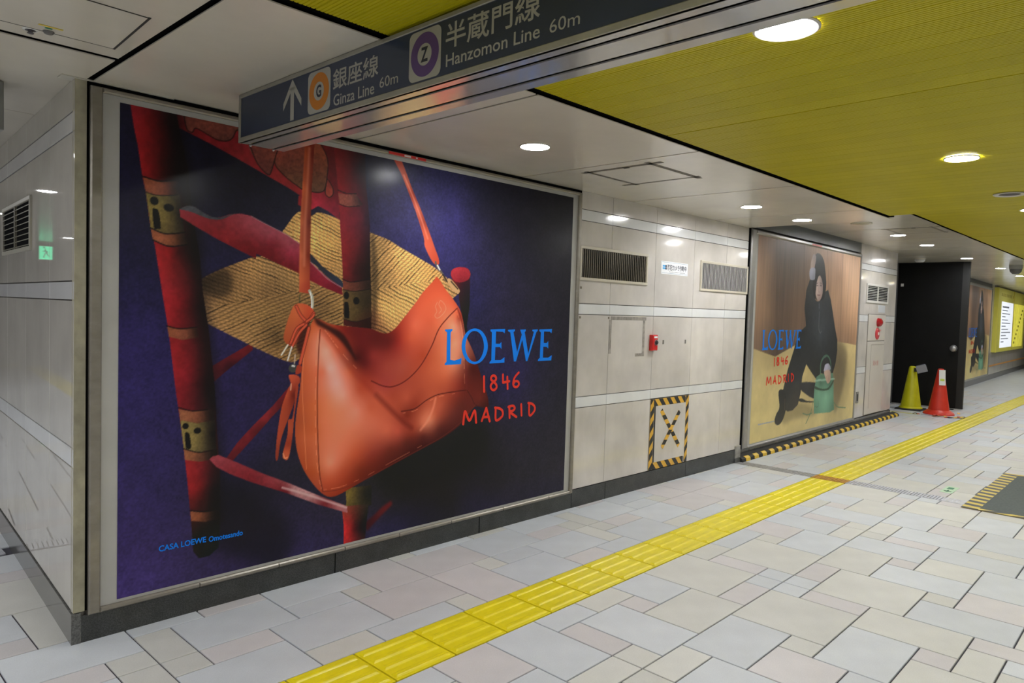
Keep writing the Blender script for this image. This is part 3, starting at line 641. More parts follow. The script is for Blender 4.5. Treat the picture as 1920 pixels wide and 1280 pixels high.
    # arm rail
    P.fill([(242,1680),(276,1698),(309,1697),(342,1678),(382,1663),(422,1664),(468,1684),(522,1694),(571,1688),(627,1665),(691,1641),(757,1617),(826,1581),(882,1497),(939,1454),(988,1416),(1074,1375),(1075,1333),(960,1370),(884,1400),(818,1434),(728,1466),(599,1513),(598,1489),(506,1526),(417,1562),(332,1603),(247,1646)],
           [(255,1663,(0.486,0.137,0.169)),(331,1638,(0.439,0.106,0.133)),(446,1605,(0.431,0.102,0.125)),(504,1657,(0.478,0.165,0.2)),(565,1640,(0.49,0.188,0.227)),(660,1614,(0.494,0.204,0.251)),(758,1575,(0.478,0.188,0.231)),(566,1558,(0.373,0.071,0.098)),(694,1514,(0.361,0.067,0.094)),(416,1647,(0.42,0.11,0.137)),(683,1559,(0.392,0.082,0.125)),(771,1534,(0.478,0.137,0.2)),(790,1470,(0.361,0.063,0.098)),(959,1404,(0.431,0.082,0.141)),(1029,1373,(0.353,0.059,0.11))], smooth=False, noise=(20, .28), sig=40)
    P.fill([(244,1680),(276,1699),(309,1698),(342,1680),(382,1664),(422,1664),(457,1678),(495,1691),(468,1677),(433,1658),(382,1652),(331,1663),(298,1673),(265,1678)], [(276,1693,(0.227,0.227,0.247)),(331,1677,(0.208,0.212,0.239)),(422,1662,(0.184,0.192,0.22)),(468,1683,(0.227,0.188,0.204))], noise=(12, .4))
    P.fill([(879,1534),(909,1516),(958,1474),(1017,1440),(1070,1408),(1074,1375),(1028,1397),(978,1426),(920,1474),(886,1497)], [(910,1494,(0.11,0.118,0.157)),(978,1448,(0.114,0.125,0.161)),(1048,1400,(0.125,0.149,0.204))])
    P.stroke([(571,1687),(627,1665),(691,1641),(757,1616),(822,1580)], 4, (.62, .55, .55), .5); P.stroke([(886,1493),(939,1450),(988,1412),(1070,1373)], 4, (.62, .55, .58), .6)
    # second post
    P.fill([(1004,2116),(1031,1924),(1050,1729),(1071,1497),(1079,1366),(1087,1173),(1262,1154),(1254,1374),(1248,1464),(1236,1732),(1210,1907),(1194,2116)],
           [(1044,2012,(0.353,0.063,0.078)),(1104,2022,(0.235,0.039,0.055)),(1166,2006,(0.102,0.039,0.071)),(1066,1904,(0.392,0.063,0.086)),(1110,1736,(0.361,0.067,0.125)),(1172,1743,(0.298,0.071,0.125)),(1219,1748,(0.141,0.071,0.125)),(1094,1586,(0.392,0.075,0.094)),(1155,1591,(0.29,0.059,0.086)),(1218,1596,(0.122,0.039,0.063)),(1096,1472,(0.353,0.067,0.086)),(1158,1476,(0.157,0.039,0.047)),(1221,1462,(0.078,0.031,0.031)),(1124,1182,(0.188,0.063,0.059)),(1207,1183,(0.082,0.039,0.031))], smooth=False, noise=(22, .25), sig=30)
    band([(1037,1861),(1087,1859),(1148,1870),(1191,1816),(1109,1797),(1048,1805)], [(1068,1835,(0.478,0.239,0.2)),(1118,1833,(0.4,0.208,0.184)),(1170,1840,(0.173,0.102,0.11))]); ink([(1035,1875),(1087,1865),(1148,1872)], 5); ink([(1046,1805),(1094,1797),(1170,1810)], 4)
    band([(1076,1410),(1149,1403),(1248,1422),(1252,1372),(1161,1357),(1080,1362)], [(1098,1385,(0.361,0.173,0.125)),(1160,1383,(0.259,0.133,0.102)),(1223,1390,(0.118,0.071,0.055))])
    band([(1080,1362),(1161,1357),(1252,1372),(1260,1220),(1165,1195),(1086,1204)], [(1105,1315,(0.294,0.227,0.125)),(1163,1263,(0.239,0.188,0.098)),(1215,1300,(0.137,0.106,0.063))]); ink([(1072,1418),(1129,1404),(1248,1428)], 5); ink([(1080,1362),(1150,1356),(1254,1373)], 4); ink([(1086,1207),(1165,1194),(1260,1220)], 4)
    dot([(1100,1332)][0], 16, 20); dot([(1162,1306)][0], 20, 20); P.fill([(1088,1288),(1098,1299),(1113,1288),(1120,1218),(1103,1212),(1089,1222)], (.05, .045, .04))
    # far post
    P.fill([(1817,1486),(1975,1476),(1979,1302),(1959,1179),(1981,1070),(1936,1162),(1889,1340),(1887,1401),(1839,1429)], [(1852,1449,(0.298,0.063,0.078)),(1920,1422,(0.137,0.063,0.094)),(1951,1301,(0.086,0.078,0.078)),(1927,1219,(0.078,0.071,0.063))], smooth=False)
    P.fill([(1819,1486),(1836,1517),(1895,1533),(1954,1526),(1977,1495),(1959,1460),(1899,1440),(1845,1449)], [(1863,1500,(0.541,0.133,0.165)),(1931,1494,(0.478,0.11,0.141)),(1898,1462,(0.42,0.094,0.125))], noise=(10, .2))
    # lower rung, foot of second post
    P.fill([(1119,300),(1284,293),(1287,180),(1139,188),(1114,192),(1126,218)], [(1156,267,(0.345,0.286,0.122)),(1199,260,(0.2,0.169,0.094)),(1252,251,(0.082,0.078,0.067))], smooth=False, noise=(9, .4))
    P.fill([(1098,203),(1147,201),(1267,188),(1250,-3),(1248,-21),(1115,-18),(1112,99)], [(1129,95,(0.604,0.114,0.118)),(1151,54,(0.525,0.094,0.102)),(1184,70,(0.227,0.047,0.055)),(1227,61,(0.071,0.043,0.055)),(1131,182,(0.431,0.165,0.125))], smooth=False, noise=(16, .3))
    P.fill([(387,552),(403,564),(430,566),(520,519),(646,449),(779,384),(950,292),(1132,201),(1133,165),(951,243),(780,329),(596,412),(484,470),(419,513)],
           [(412,545,(0.486,0.188,0.22)),(496,504,(0.431,0.133,0.165)),(595,442,(0.392,0.09,0.122)),(699,383,(0.416,0.129,0.157)),(808,341,(0.545,0.353,0.361)),(921,297,(0.592,0.412,0.42)),(1070,218,(0.541,0.314,0.329)),(780,333,(0.329,0.067,0.094)),(995,238,(0.353,0.09,0.114))], smooth=False, noise=(14, .3), sig=30)
    P.stroke([(753,362),(835,328),(965,270),(1125,195)], 11, (.66, .54, .54), .75, soft=6)
    # straps
    P.fill([(844,2086),(833,1853),(825,1687),(824,1439),(826,1339),(887,1333),(883,1442),(883,1694),(887,1903),(896,2095)], [(853,2021,(0.49,0.2,0.094)),(856,1857,(0.553,0.239,0.125)),(841,1689,(0.58,0.275,0.165)),(839,1523,(0.612,0.298,0.188)),(842,1398,(0.635,0.29,0.173)),(880,2026,(0.329,0.086,0.051)),(879,1860,(0.337,0.102,0.063)),(870,1692,(0.353,0.11,0.071)),(870,1525,(0.396,0.125,0.059)),(865,1374,(0.549,0.204,0.125))], smooth=False, sig=22)
    P.stroke([(868,2057),(859,1841),(852,1674),(851,1474)], 13, (.68, .40, .30), .55, soft=12)
    P.fill([(1373,2112),(1438,2018),(1487,1932),(1550,1813),(1606,1686),(1618,1630),(1683,1543),(1728,1549),(1680,1653),(1598,1810),(1510,1959),(1431,2099)], [(1414,2073,(0.541,0.204,0.125)),(1474,1963,(0.627,0.271,0.184)),(1549,1842,(0.659,0.306,0.227)),(1613,1716,(0.659,0.278,0.184)),(1653,1633,(0.69,0.29,0.204)),(1705,1559,(0.635,0.235,0.149)),(1522,1923,(0.478,0.149,0.086)),(1611,1773,(0.498,0.173,0.11))], sig=30)
    P.stroke([(1455,2016),(1523,1904),(1580,1798),(1636,1680)], 9, (.80, .50, .42), .5, soft=9)
    P.stroke([(1699,1549),(1713,1521),(1746,1493),(1786,1446)], 12, (.30, .27, .24)); P.stroke([(1714,1531),(1732,1507)], 9, (.85, .82, .76)); P.stroke([(1759,1479),(1793,1437)], 8, (.12, .09, .08))
    P.fill([(1799,1459),(1832,1448),(1891,1396),(1884,1375),(1847,1384),(1800,1427)], (.62, .48, .33)); P.stroke([(1823,1442),(1877,1400)], 8, (.1, .08, .07))
    P.stroke([(883,1348),(899,1316),(901,1274),(894,1240)], 15, (.55, .54, .48)); P.stroke([(887,1341),(895,1308),(897,1265)], 6, (.86, .86, .82)); P.stroke([(831,1331),(830,1289),(854,1264),(886,1257)], 6, (.2, .22, .14), .7)
    # bag
    bag = [(927,1208),(1003,1182),(1063,1173),(1166,1165),(1261,1156),(1317,1138),(1367,1132),(1417,1157),(1473,1214),(1554,1301),(1612,1370),(1684,1436),(1715,1462),(1775,1400),(1856,1323),(1905,1264),(1928,1203),(1951,1121),(2018,1017),(2079,890),(2150,738),(2163,684),(2154,659),(2045,669),(1937,574),(1806,507),(1641,455),(1462,398),(1240,327),(1084,274),(1023,271),(973,300),(914,367),(865,444),(831,533),(817,637),(823,729),(840,855),(852,998),(871,1099),(893,1176)]
    P.fill(bag, [(903,1150,(0.659,0.314,0.184)),(872,1066,(0.643,0.298,0.18)),(869,938,(0.651,0.302,0.176)),(877,810,(0.627,0.29,0.173)),(842,685,(0.561,0.247,0.133)),(872,597,(0.627,0.29,0.165)),(902,508,(0.604,0.271,0.153)),(932,417,(0.584,0.251,0.122)),(943,346,(0.549,0.227,0.133)),(911,765,(0.659,0.314,0.173)),(918,635,(0.643,0.298,0.157)),(961,1107,(0.753,0.439,0.353)),(987,1038,(0.784,0.514,0.447)),(1008,950,(0.788,0.541,0.502)),(1050,870,(0.773,0.518,0.486)),(1092,805,(0.761,0.486,0.424)),(970,934,(0.725,0.384,0.29)),(982,803,(0.722,0.392,0.275)),(975,673,(0.71,0.373,0.251)),(1177,709,(0.741,0.431,0.353)),(1094,716,(0.733,0.416,0.314)),(1023,713,(0.725,0.4,0.275)),(997,584,(0.714,0.38,0.267)),(1019,449,(0.749,0.439,0.345)),(1059,488,(0.722,0.392,0.298)),(1002,354,(0.612,0.251,0.149)),(1102,384,(0.576,0.22,0.122)),(1183,473,(0.612,0.251,0.149)),(1180,582,(0.69,0.353,0.251)),(1286,627,(0.682,0.337,0.251)),(1377,581,(0.663,0.306,0.22)),(1457,572,(0.612,0.251,0.188)),(1552,573,(0.486,0.173,0.11)),(1262,721,(0.659,0.298,0.204)),(1195,826,(0.604,0.243,0.157)),(1130,928,(0.639,0.29,0.188)),(1056,1045,(0.659,0.298,0.196)),(1005,1116,(0.651,0.286,0.18)),(1290,469,(0.455,0.157,0.11)),(1206,387,(0.392,0.125,0.059)),(1402,483,(0.369,0.125,0.086)),(1518,508,(0.314,0.102,0.071)),(1639,525,(0.29,0.094,0.071)),(1765,562,(0.294,0.102,0.078)),(1867,633,(0.333,0.125,0.102)),(1933,690,(0.306,0.102,0.078)),(1736,644,(0.604,0.275,0.188)),(1686,619,(0.71,0.396,0.298)),(1637,594,(0.659,0.345,0.251)),(1773,702,(0.576,0.251,0.173)),(1824,718,(0.486,0.188,0.125)),(1584,716,(0.478,0.165,0.102)),(1513,663,(0.416,0.133,0.078)),(1631,761,(0.549,0.22,0.141)),(1756,803,(0.596,0.255,0.165)),(1888,816,(0.478,0.173,0.118)),(1948,833,(0.353,0.11,0.078)),(1856,960,(0.761,0.455,0.345)),(1865,1071,(0.784,0.478,0.369)),(1855,1172,(0.776,0.478,0.376)),(1824,1102,(0.737,0.384,0.267)),(1776,972,(0.698,0.353,0.235)),(1793,881,(0.675,0.322,0.212)),(1689,925,(0.643,0.29,0.188)),(1629,849,(0.596,0.251,0.165)),(1684,1073,(0.643,0.29,0.196)),(1719,1152,(0.698,0.329,0.22)),(1510,759,(0.596,0.251,0.173)),(1416,785,(0.549,0.208,0.141)),(1358,844,(0.525,0.188,0.165)),(1739,1320,(0.741,0.322,0.212)),(1690,1269,(0.733,0.314,0.208)),(1615,1277,(0.722,0.306,0.2)),(1805,1282,(0.753,0.345,0.235)),(1557,1180,(0.725,0.322,0.227)),(1619,1142,(0.69,0.298,0.204)),(1524,1104,(0.659,0.267,0.173)),(1574,1026,(0.604,0.235,0.157)),(1624,1006,(0.573,0.212,0.122)),(1667,1200,(0.698,0.298,0.196)),(1451,1179,(0.541,0.165,0.11)),(1442,1085,(0.486,0.125,0.094)),(1374,1077,(0.361,0.078,0.071)),(1296,1105,(0.329,0.067,0.059)),(1220,1115,(0.376,0.075,0.078)),(1125,1142,(0.361,0.075,0.063)),(1084,1150,(0.392,0.086,0.059)),(1276,1014,(0.439,0.129,0.11)),(1366,946,(0.51,0.188,0.149)),(1470,943,(0.549,0.227,0.173)),(1507,875,(0.541,0.212,0.149)),(1279,922,(0.439,0.133,0.106)),(1224,961,(0.314,0.063,0.063)),(1170,998,(0.227,0.039,0.031)),(1215,870,(0.541,0.188,0.118)),(1315,782,(0.627,0.271,0.188)),(1872,1243,(0.722,0.329,0.22)),(1893,1233,(0.549,0.196,0.125)),(2067,827,(0.282,0.078,0.059)),(2093,720,(0.329,0.102,0.078)),(2008,914,(0.235,0.063,0.051)),(2027,767,(0.314,0.09,0.071)),(2005,622,(0.29,0.09,0.071)),(2116,676,(0.227,0.063,0.047))], sig=26)
    P.fill([(916,1214),(964,1189),(1013,1166),(1064,1143),(1105,1106),(1143,1044),(1170,985),(1127,1031),(1065,1098),(1004,1140),(965,1159),(926,1180)], (.10, .025, .02), 7, .85)
    P.fill([(1269,1269),(1372,1137),(1429,1160),(1420,1076),(1319,1050),(1210,1079),(1124,1151)], (.18, .03, .03), 40, .35)
    P.stroke([(960,1146),(1025,1081),(1098,991),(1172,908),(1259,831),(1350,742),(1455,658),(1552,587)], 26, (.45, .12, .08), .30, soft=26)
    P.stroke([(1619,566),(1673,620),(1709,686),(1726,745)], 14, (.80, .50, .40), .5, soft=14)
    P.stroke([(1552,584),(1491,627),(1396,711),(1304,792)], 24, (.30, .08, .05), .45, soft=26)
    for line, w, col, al in (([(948,1152),(941,1022),(939,849),(942,676),(952,501),(962,395),(981,306)], 6, (.36, .12, .07), .9), ([(1877,1283),(1807,1227),(1738,1157),(1684,1053),(1607,943),(1513,867),(1421,833),(1347,839),(1269,871)], 7, (.30, .07, .06), .9),
                             ([(1477,687),(1572,695),(1657,738),(1745,766),(1862,775),(1974,780)], 6, (.24, .06, .05), .9), ([(1976,778),(2015,731),(2047,684),(2102,665),(2158,658)], 6, (.22, .06, .05), .95), ([(2047,684),(1950,595),(1805,517),(1641,460),(1462,404),(1240,332),(1083,301),(983,304)], 5, (.34, .12, .09), .7),
                             ([(1882,1277),(1917,1203),(1942,1101),(1957,967),(1974,780)], 6, (.34, .10, .09), .9), ([(871,1099),(856,998),(853,854),(865,683),(878,511),(884,437)], 4, (.80, .52, .36), .45)):
        P.stroke(line, w, col, al)
    for line in ([(938,1146),(929,1022),(927,850),(931,677),(940,503),(954,396),(973,319)], [(975,1150),(1005,1116),(1045,1067),(1108,1000),(1171,944)], [(988,314),(1083,313),(1229,343),(1450,415),(1628,472)], [(1489,675),(1579,685),(1670,729),(1752,753),(1876,764)], [(1868,1273),(1903,1203),(1929,1101),(1943,967),(1957,792)]):
        P.stroke(line, 3, (.86, .56, .42), .5, dash=9)
    P.stroke([(1720,1314),(1708,1289),(1718,1260),(1704,1235),(1723,1221),(1754,1236),(1786,1271),(1778,1301),(1745,1325),(1733,1300),(1753,1271),(1735,1250)], 4, (.86, .55, .45), .55)
    # tag, cord and tassel
    P.fill([(799,1271),(773,1216),(752,1150),(748,1100),(780,1071),(820,1083),(860,1159),(910,1235),(886,1269),(840,1283)], [(778,1191,(0.612,0.29,0.157)),(805,1150,(0.588,0.271,0.165)),(831,1234,(0.659,0.314,0.184)),(779,1100,(0.549,0.247,0.133)),(869,1218,(0.604,0.235,0.133)),(887,1252,(0.627,0.239,0.141))], sig=25)
    P.fill([(828,1150),(869,1201),(888,1159),(862,1074),(837,1024),(816,1066),(824,1117)], (.16, .04, .03), 6, .8)
    for line, w in (([(812,1267),(836,1225),(869,1192)], 12), ([(910,1235),(888,1205),(860,1180)], 13), ([(869,1192),(897,1210),(911,1227)], 10), ([(855,1180),(815,1154),(784,1083)], 11), ([(869,1175),(829,1133),(793,1067)], 11), ([(884,1159),(862,1074),(838,982)], 14)):
        P.stroke(line, w+6, (.32, .09, .06)); P.stroke(line, w, (.66, .27, .18))
    P.stroke([(769,1075),(736,1026)], 8, (.72, .70, .66)); P.stroke([(791,1065),(770,999)], 8, (.70, .68, .66)); P.stroke([(810,1025),(807,983)], 7, (.6, .52, .45), dash=5)
    P.fill([([(800,958)][0][0]+24*np.cos(a), [(800,958)][0][1]+22*np.sin(a)) for a in np.linspace(0, 6.283, 12, False)], (.20, .20, .19)); dot([(805,968)][0], 8, 7); P.stroke([(796,970),(807,968)], 9, (.82, .8, .77))
    P.fill([(823,972),(848,965),(844,935),(814,928)], (.52, .18, .11))
    P.fill([(778,925),(828,919),(840,889),(820,856),(808,781),(786,724),(743,611),(726,509),(714,523),(721,630),(741,761),(773,851),(788,883)], [(806,903,(0.604,0.243,0.157)),(775,825,(0.561,0.22,0.133)),(750,735,(0.541,0.212,0.125)),(730,612,(0.529,0.204,0.122)),(798,824,(0.369,0.11,0.071)),(723,530,(0.443,0.157,0.094))], sig=25)
    P.fill([(818,877),(831,856),(812,722),(802,605),(783,507),(759,507),(752,533),(775,624),(779,699),(800,706),(811,781)], [(813,772,(0.494,0.18,0.11)),(792,648,(0.553,0.227,0.133)),(772,541,(0.604,0.259,0.153)),(780,573,(0.478,0.165,0.094))], sig=25)
    P.stroke([(791,879),(789,850)], 6, (.75, .58, .48), .8); P.stroke([(754,534),(763,510),(777,511)], 5, (.85, .6, .45), .7)
    # right base of print: soft darkness behind the bag

def paint_model_print(P):
    full = (0, P.ny, 0, P.nx)
    P.c[:] = P.grad(full, [(2,2070,(0.541,0.376,0.251)),(19,1717,(0.553,0.396,0.267)),(15,1360,(0.525,0.376,0.247)),(49,1037,(0.435,0.314,0.22)),(248,1911,(0.525,0.376,0.247)),(308,1365,(0.486,0.353,0.235)),(499,2022,(0.373,0.271,0.212)),(551,1558,(0.353,0.259,0.2)),(570,992,(0.298,0.22,0.169)),(926,1960,(0.361,0.267,0.212)),(972,1574,(0.4,0.294,0.22)),(1069,1182,(0.416,0.298,0.212)),(1160,2076,(0.424,0.31,0.235)),(1305,2148,(0.541,0.384,0.251)),(1741,2123,(0.541,0.388,0.251)),(1981,2037,(0.486,0.345,0.224)),(2173,1510,(0.518,0.376,0.247)),(2370,1846,(0.478,0.337,0.212)),(2579,1275,(0.549,0.392,0.251)),(2606,1970,(0.69,0.51,0.345)),(2884,1874,(0.71,0.541,0.376)),(2820,1414,(0.69,0.502,0.322)),(3003,1093,(0.58,0.408,0.247)),(2670,1094,(0.525,0.376,0.247))], 60)
    P.c *= (1+.22*P.noise(full, 26, 900, seed=2, oct=4)+.10*P.noise(full, 8, 300, seed=3, oct=2))[..., None]
    for x, w in (([(436,2183),(582,878)], 26), ([(1178,2256),(1312,1102)], 14), ([(1873,2323),(2069,1400)], 14), ([(2431,2290),(2484,1051)], 26)):
        P.stroke(x, w, (.22, .15, .11), .35, soft=40)
    P.fill([(-267,1023),(14,980),(269,933),(536,887),(806,946),(1065,1004),(1332,1102),(1815,1141),(2393,1029),(2749,1003),(3600,931),(3849,-609),(-156,-97)],
           [(101,928,(0.627,0.541,0.314)),(544,823,(0.639,0.553,0.314)),(910,869,(0.69,0.604,0.345)),(90,638,(0.702,0.616,0.345)),(138,178,(0.722,0.639,0.322)),(612,611,(0.714,0.627,0.353)),(1386,673,(0.71,0.62,0.322)),(1511,522,(0.659,0.565,0.29)),(2762,911,(0.702,0.608,0.337)),(3046,812,(0.698,0.604,0.322)),(2675,617,(0.486,0.416,0.235)),(2582,372,(0.525,0.451,0.247)),(2976,371,(0.706,0.616,0.322)),(3022,63,(0.733,0.651,0.329)),(1958,66,(0.722,0.639,0.322)),(1159,18,(0.733,0.651,0.337)),(2523,781,(0.431,0.361,0.212)),(1385,263,(0.678,0.596,0.314))], smooth=False, noise=(120, .10), sig=70)
    P.fill([(2310,964),(2762,911),(2740,614),(2595,281),(2392,161)], (.30, .25, .15), 40, .5)
    P.fill([(792,251),(1273,332),(1769,211),(1721,151),(1142,161),(853,128)], (.36, .30, .16), 30, .45)
    blk = (.085, .088, .10)
    # kneeling leg and boots
    P.fill([(1234,566),(1505,564),(1754,541),(1752,340),(1555,385),(1334,461),(1251,506)], [(1353,521,(0.125,0.129,0.149)),(1625,474,(0.09,0.094,0.106)),(1508,543,(0.149,0.153,0.173))], smooth=False)
    P.fill([(1226,380),(1345,376),(1480,342),(1689,319),(1668,308),(1376,333),(1271,349)], blk)
    # coat and trousers
    P.fill([(1397,1756),(1553,1791),(1551,1554),(1655,1512),(1830,1542),(1908,1640),(1986,1665),(2096,1551),(2206,1359),(2288,1206),(2390,1052),(2409,918),(2375,763),(2295,634),(2058,622),(1880,651),(1748,583),(1601,663),(1415,774),(1313,635),(1289,453),(1224,316),(1080,263),(944,258),(795,309),(774,486),(888,733),(1028,945),(1148,1143),(1349,1219),(1282,1424),(1308,1627)],
           [(1471,1674,(0.141,0.149,0.169)),(1370,1427,(0.125,0.133,0.153)),(1676,1350,(0.169,0.184,0.212)),(1952,1397,(0.137,0.149,0.169)),(2158,1184,(0.141,0.153,0.169)),(1815,1141,(0.188,0.208,0.235)),(1539,1142,(0.149,0.165,0.188)),(1958,927,(0.125,0.137,0.157)),(2310,964,(0.106,0.114,0.125)),(1458,937,(0.118,0.129,0.149)),(1148,943,(0.11,0.122,0.141)),(1029,688,(0.114,0.125,0.149)),(908,477,(0.102,0.11,0.125)),(1115,384,(0.165,0.141,0.129)),(1192,580,(0.122,0.129,0.149)),(1758,720,(0.09,0.098,0.11)),(2213,791,(0.098,0.106,0.118))], smooth=False, noise=(60, .25), sig=50)
    P.fill([(670,502),(819,506),(877,420),(883,283),(836,198),(758,141),(657,135),(597,181),(634,255),(709,326)], [(746,449,(0.082,0.086,0.102)),(807,328,(0.059,0.063,0.071)),(726,218,(0.082,0.086,0.102)),(662,165,(0.114,0.118,0.133))])
    P.stroke([(850,403),(854,285)], 16, (.30, .22, .15), .8)
    # head
    P.fill([(1485,1899),(1504,2002),(1570,2073),(1703,2066),(1815,1993),(1878,1861),(1919,1726),(1891,1597),(1830,1542),(1708,1526),(1595,1545),(1551,1554),(1492,1675),(1498,1798)], (.07, .065, .075))
    P.fill([(1604,1731),(1660,1811),(1737,1811),(1806,1720),(1814,1616),(1762,1540),(1687,1521),(1615,1567),(1576,1654)], [(1682,1725,(0.604,0.502,0.471)),(1641,1619,(0.647,0.541,0.502)),(1760,1645,(0.541,0.439,0.408)),(1705,1549,(0.541,0.424,0.392)),(1762,1750,(0.459,0.376,0.361))], sig=20)
    P.fill([(1667,1838),(1614,1742),(1589,1597),(1551,1554),(1500,1696),(1517,1819),(1581,1864)], (.07, .065, .075)); P.fill([(1695,1840),(1802,1752),(1855,1607),(1895,1650),(1872,1818),(1785,1876)], (.07, .065, .075))
    P.stroke([(1614,1697),(1663,1703)], 9, (.12, .09, .09), .9); P.stroke([(1718,1706),(1774,1704)], 9, (.12, .09, .09), .9)
    P.stroke([(1605,1721),(1659,1732)], 7, (.15, .11, .11), .8); P.stroke([(1708,1734),(1776,1729)], 7, (.15, .11, .11), .8)
    P.stroke([(1685,1704),(1683,1633),(1712,1626)], 8, (.45, .34, .32), .7); P.stroke([(1656,1589),(1700,1588),(1744,1592)], 11, (.38, .19, .19), .9)
    P.fill([(1403,1914),(1420,1986),(1475,2057),(1541,2046),(1557,2006),(1534,1933),(1499,1875),(1413,1878)], [(1435,1957,(0.627,0.525,0.471)),(1506,2023,(0.541,0.439,0.408))], sig=20)
    P.fill([(1387,1877),(1539,1898),(1553,1788),(1524,1762),(1400,1768)], [(1448,1856,(0.561,0.565,0.643)),(1508,1798,(0.459,0.463,0.541))], sig=20)
    P.stroke([(1725,1487),(1731,1435)], 14, (.40, .43, .47), .7); P.stroke([(1748,1393),(1742,1267),(1753,1184),(1804,1137),(1835,1163)], 9, (.45, .48, .50), .7)
    # handbag
    P.stroke([(1872,626),(1866,759),(1925,831),(2037,861),(2148,825),(2207,747),(2222,637)], 24, (.20, .36, .27))
    P.stroke([(1880,651),(1883,758),(1938,820),(2039,848)], 10, (.34, .52, .42), .6)
    P.fill([(1750,611),(1882,639),(2295,634),(2332,543),(2367,297),(2404,164),(2254,141),(1730,168),(1699,322),(1702,470)],
           [(1832,590,(0.239,0.435,0.341)),(2180,595,(0.247,0.447,0.349)),(1854,418,(0.31,0.561,0.439)),(2093,359,(0.361,0.612,0.486)),(2268,392,(0.29,0.529,0.412)),(1820,250,(0.259,0.49,0.376)),(2114,205,(0.31,0.561,0.439)),(2324,211,(0.227,0.439,0.329)),(2189,529,(0.173,0.353,0.267)),(1897,522,(0.2,0.384,0.294))], smooth=False, sig=40)
    P.fill([(1720,500),(1905,462),(2139,455),(2320,544),(2325,510),(2172,431),(1938,434),(1725,468)], (.12, .24, .17)); P.fill([(1749,577),(2304,571),(2319,548),(1752,555)], (.50, .66, .57), alpha=.7)
    P.stroke([(1846,312),(1854,247),(1742,251)], 5, (.15, .3, .2), .8)
    for l in ([(1677,324),(1646,221),(1584,153),(1488,72)], [(1382,201),(1528,172),(1662,182)], [(2385,255),(2512,192),(2675,170),(2821,154)]): P.stroke(l, 12, (.22, .40, .28))
    P.fill([(2028,753),(2146,753),(2204,681),(1994,664),(1997,722)], [(2074,719,(0.553,0.549,0.651)),(2166,694,(0.459,0.455,0.557))], sig=20)
    P.fill([(1994,664),(2168,678),(2225,615),(2222,549),(2167,512),(2107,522),(2052,579)], [(2087,621,(0.647,0.514,0.431)),(2183,573,(0.561,0.427,0.353)),(2127,543,(0.604,0.471,0.384))], sig=20)
    for l in ([(2072,604),(2118,528)], [(2129,615),(2171,525)]): P.stroke(l, 4, (.35, .24, .2), .7)

# ------------------------------------------------------------------ advertising posters
LETTERS = [[(1784,1154),(1844,1157),(1843,1148),(1829,1136),(1832,971),(1866,965),(1904,974),(1923,981),(1919,942),(1789,941),(1789,950),(1803,961),(1801,1136),(1785,1146)],
    [(2162,1155),(2293,1159),(2290,1130),(2272,1140),(2211,1142),(2211,1064),(2248,1063),(2262,1075),(2265,1028),(2249,1042),(2209,1042),(2208,958),(2258,957),(2295,975),(2295,940),(2160,938),(2162,948),(2176,960),(2174,1136),(2161,1145)],
    [(2320,1153),(2385,1156),(2384,1145),(2371,1138),(2411,1007),(2450,1121),(2440,1141),(2434,1154),(2488,1156),(2488,1145),(2478,1138),(2519,994),(2568,1140),(2552,1145),(2553,1154),(2607,1157),(2606,1146),(2594,1139),(2513,944),(2498,943),(2457,1087),(2403,944),(2383,945),(2341,1136),(2320,1144)],
    [(2623,1156),(2754,1160),(2750,1130),(2730,1141),(2671,1142),(2671,1063),(2701,1062),(2718,1076),(2721,1023),(2702,1036),(2668,1037),(2668,962),(2722,961),(2760,977),(2755,941),(2617,941),(2620,952),(2636,962),(2639,1136),(2622,1145)]]
RING_O = ([(2024,1161),(2081,1147),(2123,1106),(2142,1050),(2130,998),(2090,954),(2033,938),(1976,955),(1937,996),(1921,1048),(1932,1102),(1969,1144)], [(2022,1145),(2061,1135),(2093,1100),(2108,1048),(2098,1002),(2071,965),(2035,953),(1997,965),(1964,1003),(1951,1049),(1961,1097),(1987,1133)])
YEAR = [[(2116,857),(2121,761)], [(2203,820),(2180,834),(2180,852),(2201,860),(2220,849),(2221,832),(2203,820),(2177,799),(2183,775),(2206,766),(2227,779),(2225,799),(2203,820)], [(2285,862),(2288,810),(2346,816)], [(2326,846),(2332,767)], [(2432,869),(2396,839),(2382,803),(2391,780),(2417,774),(2437,790),(2427,810),(2400,813),(2385,798)]]
CITY = [[(1951,570),(1963,648),(2002,587),(2043,646),(2059,570)], [(2108,576),(2144,654),(2178,567)], [(2118,598),(2168,597)], [(2228,647),(2234,569),(2288,589),(2291,622),(2264,642),(2221,651)], [(2353,648),(2359,574)], [(2344,647),(2386,651),(2405,634),(2387,618),(2358,614),(2422,574)], [(2466,655),(2473,580)], [(2544,655),(2551,574),(2597,599),(2599,629),(2571,651),(2534,659)]]
def spl(p):
    q = Print.spline(p, False, 5) if len(p) > 3 else p
    return [tuple(a) for a in q]
